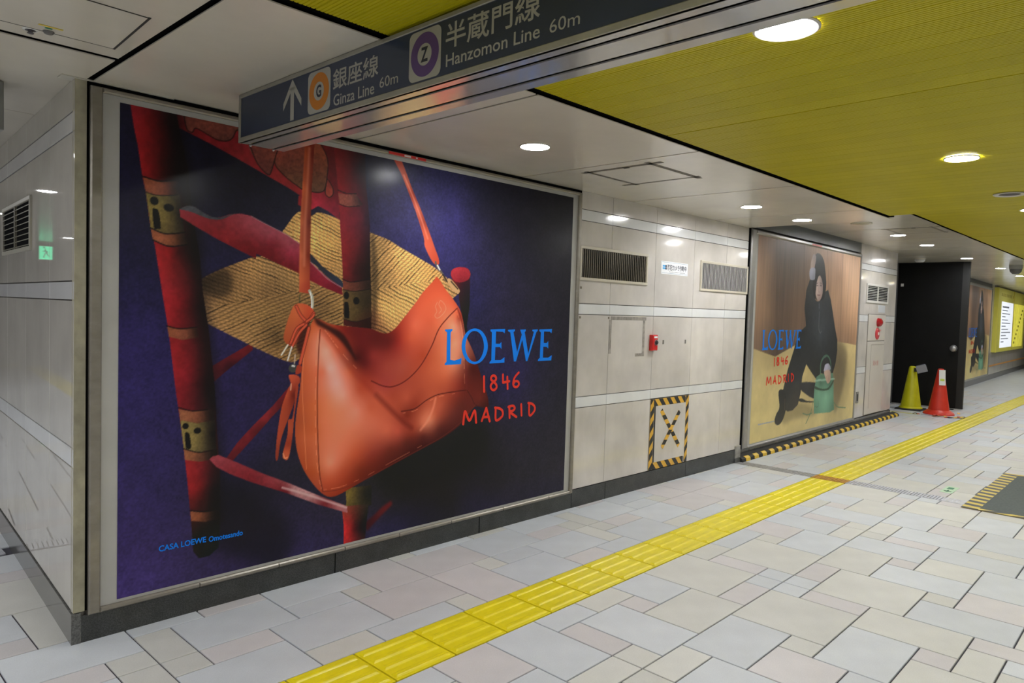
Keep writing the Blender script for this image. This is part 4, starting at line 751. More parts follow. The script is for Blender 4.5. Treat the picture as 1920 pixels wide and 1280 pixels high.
def brand_lettering(root, y, fit):
    """fit: for every line (source box x0,z0,x1,z1 in mm) -> target box in metres"""
    def tr(pts, k):
        (x0, z0, x1, z1), (u0, w0, u1, w1) = fit[k]
        return [(u0+(x-x0)/(x1-x0)*(u1-u0), w0+(z-z0)/(z1-z0)*(w1-w0)) for x, z in pts]
    for i, p in enumerate(LETTERS):
        MB().poly([(a, y, b) for a, b in tr(p, 0)]).build('letter', BLUEI, root)
        if i == 0:
            o, n = tr(list(map(tuple, Print.spline(RING_O[0]))), 0), tr(list(map(tuple, Print.spline(RING_O[1]))), 0); mb = MB()
            for k in range(len(o)):
                j = (k+1) % len(o); mb.poly([(o[k][0], y, o[k][1]), (o[j][0], y, o[j][1]), (n[j][0], y, n[j][1]), (n[k][0], y, n[k][1])])
            mb.build('letter', BLUEI, root)
    for k, lines, w, per in ((1, YEAR, 13, (1, 1, 2, 1)), (2, CITY, 13.5, (1, 2, 1, 2, 1, 1))):
        s = (fit[k][1][2]-fit[k][1][0])/(fit[k][0][2]-fit[k][0][0]); i = 0
        for n in per:
            mb = MB()
            for l in lines[i:i+n]: stroke(mb, tr(spl(l), k), w*1.25*s, y)
            mb.build('letter', REDI, root); i += n
def print_mesh(P, name, root, x0, z0, y, gain, material, sat=1.):
    nx, ny = P.nx, P.ny
    v = np.zeros((ny, nx, 3), np.float32); v[..., 0] = x0+P.x[None, :]/1000; v[..., 1] = y; v[..., 2] = z0+P.y[:, None]/1000
    i = np.arange(ny*nx, dtype=np.int32).reshape(ny, nx)
    f = np.stack([i[:-1, :-1], i[:-1, 1:], i[1:, 1:], i[1:, :-1]], -1).reshape(-1, 4)
    me = bpy.data.meshes.new(name); me.vertices.add(ny*nx); me.vertices.foreach_set('co', v.ravel())
    me.loops.add(f.size); me.loops.foreach_set('vertex_index', f.ravel())
    me.polygons.add(len(f)); me.polygons.foreach_set('loop_start', np.arange(0, f.size, 4, dtype=np.int32))
    c = np.clip(P.c, 0, 1); lin = np.where(c <= .04045, c/12.92, ((c+.055)/1.055)**2.4)
    lin = lin.mean(-1, keepdims=True)*(1-sat)+lin*sat
    rgba = np.ones((ny*nx, 4), np.float32); rgba[:, :3] = np.clip(lin*np.asarray(gain), 0, .9).reshape(-1, 3)
    at = me.color_attributes.new('ink', 'FLOAT_COLOR', 'POINT'); at.data.foreach_set('color', rgba.ravel())
    me.update(calc_edges=True); me.validate(); me.materials.append(material)
    return link(me, name, root)
def ink_mat(name, rough, coat, coatr, spec):
    m = bpy.data.materials.new(name); m.use_nodes = True; N = m.node_tree.nodes; b = N['Principled BSDF']
    a = N.new('ShaderNodeVertexColor'); a.layer_name = 'ink'; m.node_tree.links.new(a.outputs[0], b.inputs['Base Color'])
    b.inputs['Roughness'].default_value = rough; b.inputs['Coat Weight'].default_value = coat; b.inputs['Coat Roughness'].default_value = coatr; b.inputs['Specular IOR Level'].default_value = spec
    return m
INK1 = ink_mat('poster_ink', .5, .14, .20, .15); INK2 = ink_mat('poster_ink_satin', .5, .3, .3, .3)
def poster_frame(root, x0, x1, z0, z1, wl, wr, wt, wb, y, dep=.03, fm=None, ch=.006):
    fm = fm or FRAME
    for n, a in (('frame_stile', (x0, x0+wl, z0, z1)), ('frame_stile', (x1-wr, x1, z0, z1)), ('frame_rail', (x0+wl, x1-wr, z1-wt, z1)), ('frame_rail', (x0+wl, x1-wr, z0, z0+wb))):
        MB().face_tile(*a, y-.016, dep, min(ch, (a[3]-a[2])*.3, (a[1]-a[0])*.3)).build(n, fm, root)
    MB().box(x0+wl-.003, x1-wr+.003, y+.001, y+.004, z0+wb-.003, z1-wt+.003).build('mount', MATTE, root)

pt = thing('advertising_poster', 'huge purple poster of an orange leather handbag hanging on a red rush-seat chair', 'poster', (0, WY, .1))
Y1 = -.004
poster_frame(pt, .876, 4.012, .013, 2.180, .045, .032, .020, .022, Y1)
pr = Print(2939, 2089, 4); paint_bag_print(pr)
print_mesh(pr, 'print', pt, .987, .048, Y1-.0002, 1.9, INK1, 1.0)
b = (.987, .048); f1 = [((1784, 941, 2755, 1160),)*1, ]
def same(box): return (box, (.987+box[0]/1000, .048+box[1]/1000, .987+box[2]/1000, .048+box[3]/1000))
brand_lettering(pt, Y1-.0012, [same((1784, 941, 2755, 1160)), same((2114, 761, 2447, 877)), same((1948, 565, 2605, 656))])
text('CASA LOEWE', .987+.168, .048+.167, .208, .027, Y1-.0012, BLUEI, pt, .022); text('Omotesando', .987+.388, .048+.164, .163, .026, Y1-.0012, BLUEI, pt, .022)
MB().face_tile(2.326, 2.583, 2.161, 2.176, Y1-.0175, .002, .0004).build('red_sticker', RED, pt); MB().box(2.43, 2.475, Y1-.0185, Y1-.017, 2.164, 2.173).build('sticker_mark', PAPER, pt); MB().box(2.51, 2.522, Y1-.0185, Y1-.017, 2.166, 2.172).build('sticker_mark', PAPER, pt)
seam = MB()
for x in (1.33, 1.72, 2.1, 2.46, 2.85, 3.3, 3.75): MB().box(x, x+.003, Y1-.0168, Y1-.01, .014, .034).build('scuff', JOINT, pt)

FR2 = mat('silver_frame', (.38, .37, .36), .3, metal=.6, noise=(20, .06))
p2 = w2_empty('advertising_poster', 'tall poster of a person in black sitting with a green handbag on yellow ground', 'poster')
poster_frame(p2, .172, 3.478, .095, 2.318, .10, .030, .045, .025, -.006, fm=FR2, ch=.012)
pr2 = Print(3110, 2140, 9); paint_model_print(pr2)
print_mesh(pr2, 'print', p2, .34, .13, -.0062, 1.7, INK2, .70)
def fit2(x, z): return [((1784, 941, 2755, 1160), (x+.190, z+.962, x+1.221, z+1.177)), ((2114, 761, 2447, 877), (x+.514, z+.788, x+.878, z+.888)), ((1948, 565, 2605, 656), (x+.340, z+.587, x+1.060, z+.680))]
brand_lettering(p2, -.0075, fit2(.34, .13))
mb = MB()
for k in range(9): mb.box(.34+.187+.045*k, .34+.187+.045*k+.035, -.0078, -.0072, .13+.176, .13+.190)
mb.build('small_print', PALEB, p2)
MB().face_tile(.34+1.382, .34+1.679, 2.284, 2.302, -.0235, .002, .0004).build('red_sticker', RED, p2)

# ------------------------------------------------------------------ things on the tiled wall
g1 = thing('ventilation_grille', 'wide wall vent with dark bronze vertical slats beside the handbag poster', 'vent', (4.02, WY, 0))
louvre(g1, .02, .842, 1.683, 1.890, 34, GRILLD, GRILLB, vertical=True)
g2 = thing('ventilation_grille', 'pale wall vent with fine vertical slats next to the person poster', 'vent', (5.71, WY, 0))
louvre(g2, .028, .885, 1.675, 1.902, 34, GRILLL, GRILLB, vertical=True)
cn = thing('notice_plate', 'small white security camera notice with blue mark between two wall vents', 'notice', (5.085, WY, 1.768))
MB().face_tile(0, .418, 0, .107, -.003, .004, .001).build('plate', PAPER, cn)
MB().box(.012, .406, -.0036, -.003, .098, .1005).box(.012, .406, -.0036, -.003, .009, .0115).build('rule', mat('ink_slate', (.25, .33, .45), .5), cn)
mb = MB()
mb.box(.022, .062, -.0038, -.003, .060, .074, 0).box(.022, .062, -.0038, -.003, .040, .054, 0).box(.062, .082, -.0038, -.003, .058, .076, 1).box(.062, .082, -.0038, -.003, .038, .056, 1); mb.build('camera_mark', [mat('ink_sky', (.05, .38, .75), .5), INKN], cn)
text('防犯カメラ作動中', .095, .034, .300, .050, -.0038, INKN, cn, .02); text('Security camera in operation', .12, .016, .25, .012, -.0038, INKN, cn)
al = thing('alarm_box', 'small red alarm box with black button on the tiled wall', 'alarm box', (4.957, WY, 1.135))
MB().face_tile(0, .075, 0, .128, -.035, .035, .006).build('case', RED, al); MB().box(.016, .062, -.0362, -.034, .102, .118).build('label_plate', PAPER, al)
MB().lathe([(0, -.050), (.012, -.050), (.016, -.045), (.016, -.035)], 16, c=(.046, 0, .066), axis='y').build('button', RUBB, al); MB().lathe([(.019, -.040), (.024, -.040), (.024, -.035)], 16, c=(.046, 0, .066), axis='y').build('bezel', STEEL, al)
for x in (5.155, 5.505):
    s = thing('wall_stud', 'tiny grey wall fixing right of the red alarm box, %s' % ('next to the box' if x < 5.3 else 'farther from the box'), 'wall fixing', (x, WY, 1.185)); MB().face_tile(0, .018, 0, .034, -.004, .004, .001).build('plug', mat('plug_grey', (.16, .15, .13), .5), s)
for x, z in ((4.04, 1.60), (4.04, 1.385), (4.385, 1.385)):
    s = thing('wall_stud', 'tiny brown wall fixing %s' % ('just below the dark bronze vent' if z > 1.5 else ('under the white strip beside the handbag poster' if x < 4.2 else 'under the white strip on the first tile joint')), 'wall fixing', (x, WY, z)); MB().face_tile(0, .018, 0, .016, -.003, .003, .001).build('plug', mat('plug_brown', (.20, .17, .12), .5), s)
rs = thing('tape_residue', 'grey square outline of old tape left on the wall tile', 'tape mark', (4.40, WY, 1.06))
for a in ((.02, .50, .318, .345), (.005, .035, .06, .318), (.455, .485, .03, .318), (.36, .455, .03, .055)): MB().box(a[0], a[1], -.0008, 0, a[2], a[3]).build('residue', mat('residue_grey', (.33, .30, .27), .5, noise=(30, .3), stain=(14, .35, (1, 1, 1))), rs)
hz = thing('service_hatch', 'low wall service hatch framed and crossed with black and yellow hazard tape', 'service hatch', (5.003, WY, .134))
MB().face_tile(.085, .560, .05, .545, -.004, .004, .0015).build('door', WALLT, hz); MB().box(.068, .085, -.0015, .0, .05, .548).build('gap', JOINT, hz)
def wtape(L, wd, pitch, slant, x, z, ang, parent, y=-.0052):
    o = tape(L, wd, pitch, slant).build('hazard_tape', [HAZY, HAZK], parent); o.location = (x, y, z); o.rotation_euler = (0, math.radians(-ang), 0); return o
MB().box(0, .606, -.0012, .0, .594, .602).build('gap', JOINT, hz)
wtape(.50, .058, .118, -.055, .05, .535, 0, hz); wtape(.49, .058, .118, -.055, .05, .003, 0, hz)
wtape(.59, .052, .118, -.055, .056, .003, 90, hz); wtape(.59, .046, .118, -.055, .606, .003, 90, hz)
wtape(.45, .042, .105, .03, .150, .480, -48, hz, -.0058); wtape(.39, .042, .105, -.03, .210, .160, 48, hz, -.0066)

# cable ramp with yellow blocks
kr = w2_empty('cable_ramp', 'long black floor kerb with yellow blocks below the person poster', 'kerb')
mb = MB(); n = len(mb.v)
for x in (.01, 5.27): mb.v += [(x, -.005, 0), (x, -.098, 0), (x, -.094, .030), (x, -.075, .044), (x, -.005, .062)]
for i in range(5): mb.f.append((i, (i+1) % 5, 5+(i+1) % 5, 5+i)); mb.m.append(0)
mb.f += [(4, 3, 2, 1, 0), (5, 6, 7, 8, 9)]; mb.m += [0, 0]; mb.build('body', RUBB, kr)
bk = None
for k in range(27):
    loc = (.09+.193*k, 0, 0)
    if bk is None:
        mb = MB()
        for x in (0, .095): mb.v += [(x, -.1005, .002), (x, -.0965, .031), (x, -.076, .0462), (x, -.060, .0468), (x, -.060, .040), (x, -.09, .002)]
        for i in range(6): mb.f.append((i, (i+1) % 6, 6+(i+1) % 6, 6+i)); mb.m.append(0)
        mb.f += [(5, 4, 3, 2, 1, 0), (6, 7, 8, 9, 10, 11)]; mb.m += [0, 0]
        bk = mb.build('yellow_block', mat('ramp_yellow', (.72, .47, .03), .4, noise=(20, .15)), kr, loc=loc)
    else: link(bk.data, 'yellow_block', kr, loc)

# ------------------------------------------------------------------ things on the far wall section
g3 = w2_empty('ventilation_grille', 'white louvre vent in two halves above the fire hydrant cabinet', 'vent')
louvre(g3, 3.80, 4.70, 1.71, 1.915, 9, WHITEG, WHITEG, y=-.002, fw=.03)
hc = w2_empty('hydrant_cabinet', 'tall beige fire hydrant cabinet with red lamp set in the tiled wall', 'hydrant cabinet')
CAB = mat('cabinet_beige', (.62, .58, .53), .3, noise=(3, .04)); CABJ = mat('cabinet_gap', (.16, .14, .12), .6)
MB().box(3.895, 4.665, -.004, .002, .112, 1.532).build('case', CABJ, hc)
MB().face_tile(3.905, 4.655, 1.155, 1.522, -.012, .012, .003).build('upper_door', CAB, hc)
dr = MB().face_tile(3.905, 4.655, .122, 1.145, -.012, .012, .003).build('lower_door', CAB, hc)
MB().box(4.06, 4.64, -.0128, -.0118, 1.095, 1.10).box(4.06, 4.065, -.0128, -.0118, .20, 1.10).build('groove', CABJ, dr)
text('消火栓', 4.17, .80, .25, .075, -.0128, mat('ink_faded_red', (.55, .16, .13), .5), dr)
MB().lathe([(0, -.075), (.03, -.073), (.055, -.055), (.062, -.025), (.062, -.012)], 20, c=(4.30, 0, 1.415), axis='y').build('red_lamp', mat('lamp_red', (.36, .006, .01), .12, coat=.5), hc, smooth=True)
MB().lathe([(0, -.03), (.035, -.03), (.07, -.028), (.085, -.02), (.085, -.012)], 24, c=(4.29, 0, 1.255), axis='y').build('call_button', mat('call_red', (.55, .05, .06), .35), hc, smooth=True)
MB().lathe([(0, -.036), (.022, -.036), (.022, -.03)], 16, c=(4.29, 0, 1.255), axis='y').build('button_cap', WHITE, hc); text('押す', 4.38, 1.285, .10, .03, -.0128, REDI, hc)
wp = w2_empty('wall_socket', 'slim dark socket plate low on the wall right of the person poster', 'socket')
MB().face_tile(3.565, 3.655, .31, .465, -.008, .008, .002).build('plate', mat('socket_grey', (.22, .21, .19), .4), wp); MB().box(3.585, 3.635, -.0086, -.0078, .34, .435).build('cover', RUBB, wp)
ns = w2_empty('notice_plate', 'pale grey blank label above the hydrant cabinet', 'notice'); MB().face_tile(4.33, 4.63, 1.555, 1.66, -.003, .004, .001).build('plate', mat('pale_label', (.55, .57, .60), .4), ns)

# ------------------------------------------------------------------ recess, black partition, cones
MB().box(11.735, 13.9, 3.97, 4.2, 0, 2.47).build('wall_recess', mat('dark_recess', (.10, .10, .10), .6), kind='structure')
pn = thing('partition_panel', 'tall black temporary partition door standing behind the traffic cones', 'partition', (13.7, 2.89, 0))
MB().box(0, .05, .10, 1.075, .012, 2.458).build('panel', BLKP, pn)
MB().box(-.004, .055, .0, .10, .012, 2.458).build('edge_post', mat('black_post', (.016, .016, .015), .5), pn)
MB().lathe([(0, -.055), (.028, -.055), (.046, -.045), (.05, -.030), (.03, -.012), (.03, 0)], 20, c=(0, .175, 1.016), axis='x').build('knob', STEEL, pn, smooth=True)
MB().lathe([(0, -.012), (.05, -.012), (.058, 0)], 20, c=(0, .175, 1.016), axis='x').build('rose', STEEL, pn)
MB().box(-.006, 0, .985, 1.03, 2.05, 2.10).build('label_square', WHITE, pn)
sill = thing('threshold_strip', 'pale threshold strip on the floor along the black partition', 'threshold', (13.55, 3.0, 0)); MB().chamf(0, .13, .2, .95, 0, .012, .004).build('strip', STONE, sill); MB().chamf(.02, .11, .0, .2, 0, .008, .003).build('strip_end', RUBB, sill)
def cone_body(root, m, H, r0, r1, hb):
    MB().lathe([(r0, hb), (r0*.985, hb+.02), (r1*1.02, H-.03), (r1*.85, H-.006), (r1*.4, H), (0, H)], 32).build('cone', m, root, smooth=True)
yc = thing('traffic_cone', 'yellow traffic cone with a grey lamp on top before the black partition', 'traffic cone', (12.98, 3.47, 0))
cone_body(yc, YELC, .715, .155, .052, .02)
MB().chamf(-.19, .19, -.19, .19, 0, .028, .012).build('base', RUBB, yc)
MB().lathe([(.157, .026), (.175, .026), (.168, .045), (.153, .055)], 32).build('skirt', YELC, yc, smooth=True)
MB().lathe([(.0565, .60), (.0605, .602), (.0600, .615), (.056, .618)], 24).build('clip_ring', WHITE, yc)
wl = thing('warning_light', 'grey solar warning lamp clipped on the yellow cone', 'warning lamp', (12.915, 3.40, .66), 10)
o = MB().chamf(-.045, .045, -.15, -.008, -.062, .062, .014).build('body', GREYP, wl); o.rotation_euler = (math.radians(-18), 0, 0)
o = MB().chamf(-.040, .04, -.145, -.02, .0625, .066, .002).build('solar_cell', mat('solar_blue', (.10, .12, .18), .25), wl); o.rotation_euler = (math.radians(-18), 0, 0)
MB().box(-.02, .02, -.02, .03, -.03, .03).build('bracket', RUBB, wl)
rc = thing('traffic_cone', 'red traffic cone with a white paper note before the black partition', 'traffic cone', (12.72, 3.0, 0))
cone_body(rc, REDC, .72, .150, .045, .05)
MB().lathe([(0, 0), (.215, 0), (.220, .012), (.205, .035), (.165, .062), (.148, .075)], 32).build('base', REDC, rc, smooth=True)
MB().lathe([(.0485, .62), (.0515, .622), (.0560, .585), (.053, .583)], 24).build('collar', RUBB, rc)
nt_ = MB(); nt_.box(-.003, 0, -.045, .045, -.12, .12); o = nt_.build('paper_note', PAPER, rc); o.location = (-.088, -.045, .585); o.rotation_euler = (0, math.radians(9), math.radians(32))
o = MB().box(-.0038, -.003, -.03, .03, -.055, -.02).build('note_mark', mat('note_lime', (.55, .66, .10), .5), rc); o.location = (-.088, -.045, .585); o.rotation_euler = (0, math.radians(9), math.radians(32))
scr = random.Random(11); SCR = [mat('scrap_red', (.50, .05, .03), .5), HAZY, HAZK, HAZY2]
for k in range(16):
    x, y = 12.52+scr.uniform(-.05, .42), 2.98+scr.uniform(-.42, .32)
    a_ = math.atan2(y-3.0, x-12.72)
    if math.hypot(x-12.72, y-3.0) < .36: x, y = 12.72+.37*math.cos(a_), 3.0+.37*math.sin(a_)
    if math.hypot(x-12.98, y-3.47) < .40: x, y = 12.45, 2.75+.03*k
    s = thing('tape_scrap', 'torn scrap of red, yellow or black tape littering the floor around the red cone', 'tape scrap', (x, y, .001), scr.uniform(0, 180), 'tape scraps around the red cone')
    L = scr.uniform(.06, .16); mb = MB(); h = [0, scr.uniform(.004, .02), scr.uniform(0, .012), 0]
    for i in range(3): mb.poly([(L*i/3, -.02, h[i]), (L*(i+1)/3, -.02, h[i+1]), (L*(i+1)/3, .02, h[i+1]+.003), (L*i/3, .02, h[i]+.003)])
    mb.build('strip', SCR[k % 4], s)
fl = thing('floor_tape', 'thin yellow tape line on the floor in front of the yellow cone', 'tape line', (12.40, 3.20, 0), 90); MB().box(0, .42, -.025, .025, 0, .0015).build('strip', YELC, fl)
fk = thing('floor_tape', 'thin dark line on the floor in front of the red cone', 'tape line', (12.42, 2.62, 0), 90); MB().box(0, .55, -.012, .012, 0, .0014).build('strip', RUBB, fk)

# ------------------------------------------------------------------ far wall with third poster and notice board
FWR = math.degrees(math.atan(.0511)); FW = (13.9, 3.924-(18.886-13.9)*.0511, 0)
def fw_empty(name, label=None, cat=None, kind=None): return thing(name, label, cat, FW, FWR, kind=kind)
wall_end = MB().box(0, 24, .0, .3, 0, 2.7).build('wall_passage', mat('far_tile', (.60, .57, .53), .15, noise=(2, .04)), kind='structure'); wall_end.location = FW; wall_end.rotation_euler = (0, 0, math.radians(FWR))
o = MB().box(0, 24, -.01, .02, -.02, .13).build('baseboard_passage', mat('far_skirting', (.13, .13, .13), .3), kind='structure'); o.location = FW; o.rotation_euler = (0, 0, math.radians(FWR))
o = MB().box(8.0, 15.5, -.004, .01, .335, .375).build('trim_7', ORANGES, kind='structure'); o.location = FW; o.rotation_euler = (0, 0, math.radians(FWR))
o = MB().box(4.3, 7.72, -.012, .01, 2.37, 2.459).build('trim_8', DARKG, kind='structure'); o.location = FW; o.rotation_euler = (0, 0, math.radians(FWR))
for x in (8.95, 10.15, 11.35, 12.55): o = MB().box(x, x+.006, -.001, .01, .13, 2.46).build('joint', VJOINT, wall_end)
p3 = fw_empty('advertising_poster', 'distant poster of the same seated person half hidden behind the black partition', 'poster')
poster_frame(p3, 4.45, 7.85, .13, 2.37, .05, .03, .02, .02, -.004, fm=FR2)
pr3 = Print(3110, 2140, 24); paint_model_print(pr3); print_mesh(pr3, 'print', p3, 4.66, .17, -.0045, 1.7*1.2, INK2, .75); brand_lettering(p3, -.007, fit2(4.66, .17))
nb = fw_empty('notice_board', 'bright yellow notice board with a white sheet and map at the far right', 'notice board')
MB().face_tile(8.25, 13.85, .71, 2.41, -.10, .10, .01).build('case', BOARDY, nb)
MB().face_tile(8.80, 11.02, .82, 2.06, -.106, .006, .002).build('white_sheet', BOARDL, nb); MB().face_tile(11.25, 13.45, .80, 2.06, -.106, .006, .002).build('map_sheet', BOARDM, nb)
mb = MB()
for k in range(12): mb.box(8.95, 8.95+(1.2 if k == 0 else .5+(k*37 % 11)*.12), -.108, -.106, 1.90-.085*k, 1.925-.085*k+(.02 if k == 0 else 0))
mb.build('print_lines', mat('ink_grey', (.30, .32, .38), .5), nb); mb = MB()
for k in range(9): mb.box(11.4+(k*53 % 17)*.1, 11.4+(k*53 % 17)*.1+.25, -.108, -.106, .9+.12*k, .96+.12*k)
mb.build('map_marks', mat('ink_olive', (.40, .36, .04), .5), nb); MB().box(11.06, 11.14, -.112, -.1, .74, 2.40).build('divider', mat('board_post', (.72, .60, .08), .4), nb)
mb = MB()
for k in range(8): mb.box(8.7+.3*k, 8.9+.3*k, -.103, -.1, 2.2, 2.28)
mb.build('title_marks', mat('ink_dull_yellow', (.55, .47, .06), .5), nb)
rk = fw_empty('leaflet_stand', 'dark brown stand at the far right edge of the passage', 'stand')
for x in (14.4, 15.6): MB().box(x, x+.05, -.35, -.30, 0, .95).build('post', mat('stand_brown', (.12, .06, .04), .5), rk)
MB().box(14.4, 15.65, -.36, -.29, .90, .98).build('rail', mat('stand_brown', (.12, .06, .04), .5), rk); MB().box(15.2, 15.6, -.35, -.31, .2, .9).build('leaf_panel', mat('stand_red', (.30, .08, .06), .5), rk)

# ------------------------------------------------------------------ shell outside the picture
MB().box(-6, 38, -4.3, -4.0, 0, 2.6).build('wall_right', OPPW, kind='structure')
MB().box(-6.3, -6, -4.3, 3.6, 0, 2.6).build('wall_back', OPPW, kind='structure')
MB().box(37.8, 38.1, -4.3, 6, 0, 2.7).build('wall_end', OPPW, kind='structure')
MB().box(-4.3, -4.0, 3.3, 20.3, 0, 2.6).build('wall_passage_side', OPPW, kind='structure'); MB().box(-6.3, -4.0, 3.3, 3.6, 0, 2.6).build('wall_passage_return', OPPW, kind='structure')
we = MB().box(-4.3, 1.9, 20, 20.3, 0, 2.6).build('wall_passage_end', OPPW, kind='structure')
for k in range(22): MB().box(-3.4, 1.3, 19.985, 20.0, .02+.105*k, .115+.105*k).build('shutter_slat', SHUT, we)
MB().box(-6, 38, -4.3, 6, 2.62, 2.7).build('ceiling', BLACK, kind='structure')
MB().box(-6, 1.9, 3.2, 20.3, 2.62, 2.7).build('ceiling', BLACK, kind='structure')

# ------------------------------------------------------------------ white panelled ceiling
def sk(x, y): return x-(y-2.65)*.014
cw = MB().box(-6, 6.60, 1.97, 3.5, 2.315, 2.46).build('ceiling', BLACK, kind='structure')
def panel(parent, x0, x1, y0, y1, z, g0=.002, g1=.002, skew=True, name='ceiling_panel'):
    f = sk if skew else (lambda x, y: x)
    MB().prism([(f(x0, y0)+g0, y0), (f(x1, y0)-g1, y0), (f(x1, y1)-g1, y1), (f(x0, y1)+g0, y1)], z, z+.004).build(name, CEIL, parent)
J = [.884, 2.133, 3.400, 4.644, 5.935, 6.622]
for i in range(5): panel(cw, J[i], J[i+1], 1.995, 3.30, 2.30, .013 if i == 0 else .0065, .0065)
for i in range(5): panel(cw, J[i], J[i+1], 3.302, 3.49, 2.302)
cs = MB().box(-6, .87, 1.0, 3.3, 2.316, 2.46).box(-6, 1.9, 3.5, 20, 2.316, 2.46).build('ceiling', BLACK, kind='structure')
ys = [1.0, 1.70, 2.915, 3.305, 4.107]+[4.107+1.2*k for k in range(1, 14)]
for i in range(len(ys)-1):
    gy = .012 if ys[i] == 2.915 else .0
    for x0, x1 in ((-5.9, -3.7), (-3.7, -1.4), (-1.4, .884)):
        panel(cs, x0, x1, ys[i]+(.018 if i == 2 else .0 if i == 3 else .003), ys[i+1]-(.018 if i == 1 else .0 if i == 2 else .003), 2.30, .003, (.013 if ys[i] < 3.2 else -.9) if x1 > .8 else .003, skew=ys[i] < 3.2)
hl = thing('access_hatch', 'large flush ceiling hatch with a thin dark outline at the upper left', 'ceiling hatch', (0, 0, 2.30))
MB().prism([(.20, 2.40), (.808, 2.405), (.823, 2.79), (.20, 2.80)], -.002, -.0005).build('door', CEIL, hl)
MB().prism([(.803, 2.398), (.811, 2.398), (.826, 2.795), (.818, 2.795)], -.0024, -.0004).prism([(.20, 2.399), (.808, 2.402), (.808, 2.405), (.20, 2.402)], -.0024, -.0004).prism([(.20, 2.799), (.826, 2.789), (.826, 2.793), (.20, 2.803)], -.0024, -.0004).build('gap', JOINT, hl)
d1 = thing('sprinkler', 'small dark sprinkler nozzle on the white ceiling at far upper left', 'sprinkler', (.580, 2.818, 2.30))
MB().lathe([(.016, 0), (.014, -.003), (.008, -.005), (.006, -.010), (.010, -.011), (.009, -.013), (0, -.013)], 16).build('nozzle', mat('nozzle', (.10, .09, .10), .3, metal=.4), d1); MB().lathe([(.024, 0), (.022, -.002), (.016, -.003)], 20).build('rose', WHITE, d1)
d2 = thing('smoke_detector', 'dark detector with green and yellow stickers on the upper left ceiling', 'detector', (.624, 2.785, 2.30))
MB().lathe([(.017, 0), (.017, -.004), (.012, -.010), (0, -.012)], 20).build('dome', mat('detector_grey', (.13, .125, .12), .3), d2, smooth=True)
MB().box(-.018, .002, -.040, -.030, -.0038, -.0024).build('green_sticker', GREENI, d2); o = MB().box(-.034, .034, -.005, .005, -.0038, -.0024).build('yellow_tape', HAZY2, d2); o.location = (-.006, -.053, 0)

def hatch(label, x0, x1, y0, y1, z):
    t = thing('access_hatch', label, 'ceiling hatch', (x0, y0, z)); w, h = x1-x0, y1-y0
    MB().box(.02, w-.02, .02, h-.02, -.002, -.0005).build('door', CEIL, t)
    for a in ((-.04, w+.06, -.012, .022), (-.03, w+.03, h-.02, h+.012), (-.012, .022, -.07, h+.05), (w-.02, w+.012, -.03, h+.09)):
        MB().box(a[0], a[1], a[2], a[3], -.0014, -.0002).build('tape_residue', DARKM, t)
    MB().box(-.002, .03, h*.36, h*.45, -.0026, -.001).build('latch', JOINT, t); return t
hatch('square ceiling hatch outlined by dirty tape above the tiled wall', 3.52, 4.02, 2.36, 2.82, 2.30)
hatch('square ceiling hatch with dark outline beyond the ceiling step', 8.65, 9.18, 2.20, 2.66, 2.46)

cf = MB().box(6.63, 37.9, 2.08, 5.6, 2.475, 2.6).build('ceiling', BLACK, kind='structure')
xs = [6.63, 7.33]+[8.595+1.285*k for k in range(23)]
for i in range(len(xs)-1): panel(cf, xs[i], xs[i+1], 2.115+.0075*(xs[i]-7), 5.5, 2.46, .005, .005, skew=False)

# ------------------------------------------------------------------ fluted yellow ceiling
PW = .1135
def plank_mesh(L, z):
    mb = MB(); n = 8; p = (PW-.003)/n; prof = []
    for i in range(n): prof += [(p*i+.0015, z+.0055), (p*i+.0015+p*.16, z), (p*i+.0015+p*.84, z)]
    prof.append((p*n+.0015, z+.0055)); k = len(prof)
    mb.v = [(x, 0, h) for x, h in prof]+[(x, -L, h) for x, h in prof]
    for i in range(k-1): mb.f.append((i, i+1, k+i+1, k+i)); mb.m.append(0)
    n2 = len(mb.v); mb.v += [(0.0015, 0, z+.016), (PW-.0015, 0, z+.016), (PW-.0015, -L, z+.016), (.0015, -L, z+.016)]
    mb.f += [(n2, n2+1, n2+2, n2+3), tuple(range(k))+(n2+1, n2), tuple(range(k, 2*k))+(n2+2, n2+3)]; mb.m += [0, 0, 0]
    return mb
def yellow_field(x0, x1, ytop, L, z, seams, slope=0):
    c = MB().box(x0, x1, ytop-L-.02, ytop+.03, z+.02, z+.06).build('ceiling', BLACK, kind='structure')
    d = None; x = x0; i = 0
    while x+PW <= x1+.001:
        for s in seams:
            if abs(x-s) < PW/2: x = s+.008
        loc = (x, ytop+slope*(x-x0), 0); rz = math.radians(-.7)
        if d is None: o = plank_mesh(L, z).build('ceiling_plank', YEL, c, loc=loc); d = o.data
        else: o = link(d, 'ceiling_plank', c, loc)
        o.rotation_euler = (0, 0, rz); x += PW; i += 1
    return c
yellow_field(3.055-30*PW, 6.475, 1.966, 3.9, 2.310, [3.055])
yellow_field(6.60, 36, 2.085, 4.0, 2.466, [9.9, 13.3, 16.7, 20.1], .0075)
co = MB().box(-6, 38, -4, -1.96, 2.316, 2.46).build('ceiling', CEIL, kind='structure'); MB().box(-6, -.37, -1.96, 1.0, 2.316, 2.46).build('ceiling', CEIL, kind='structure')

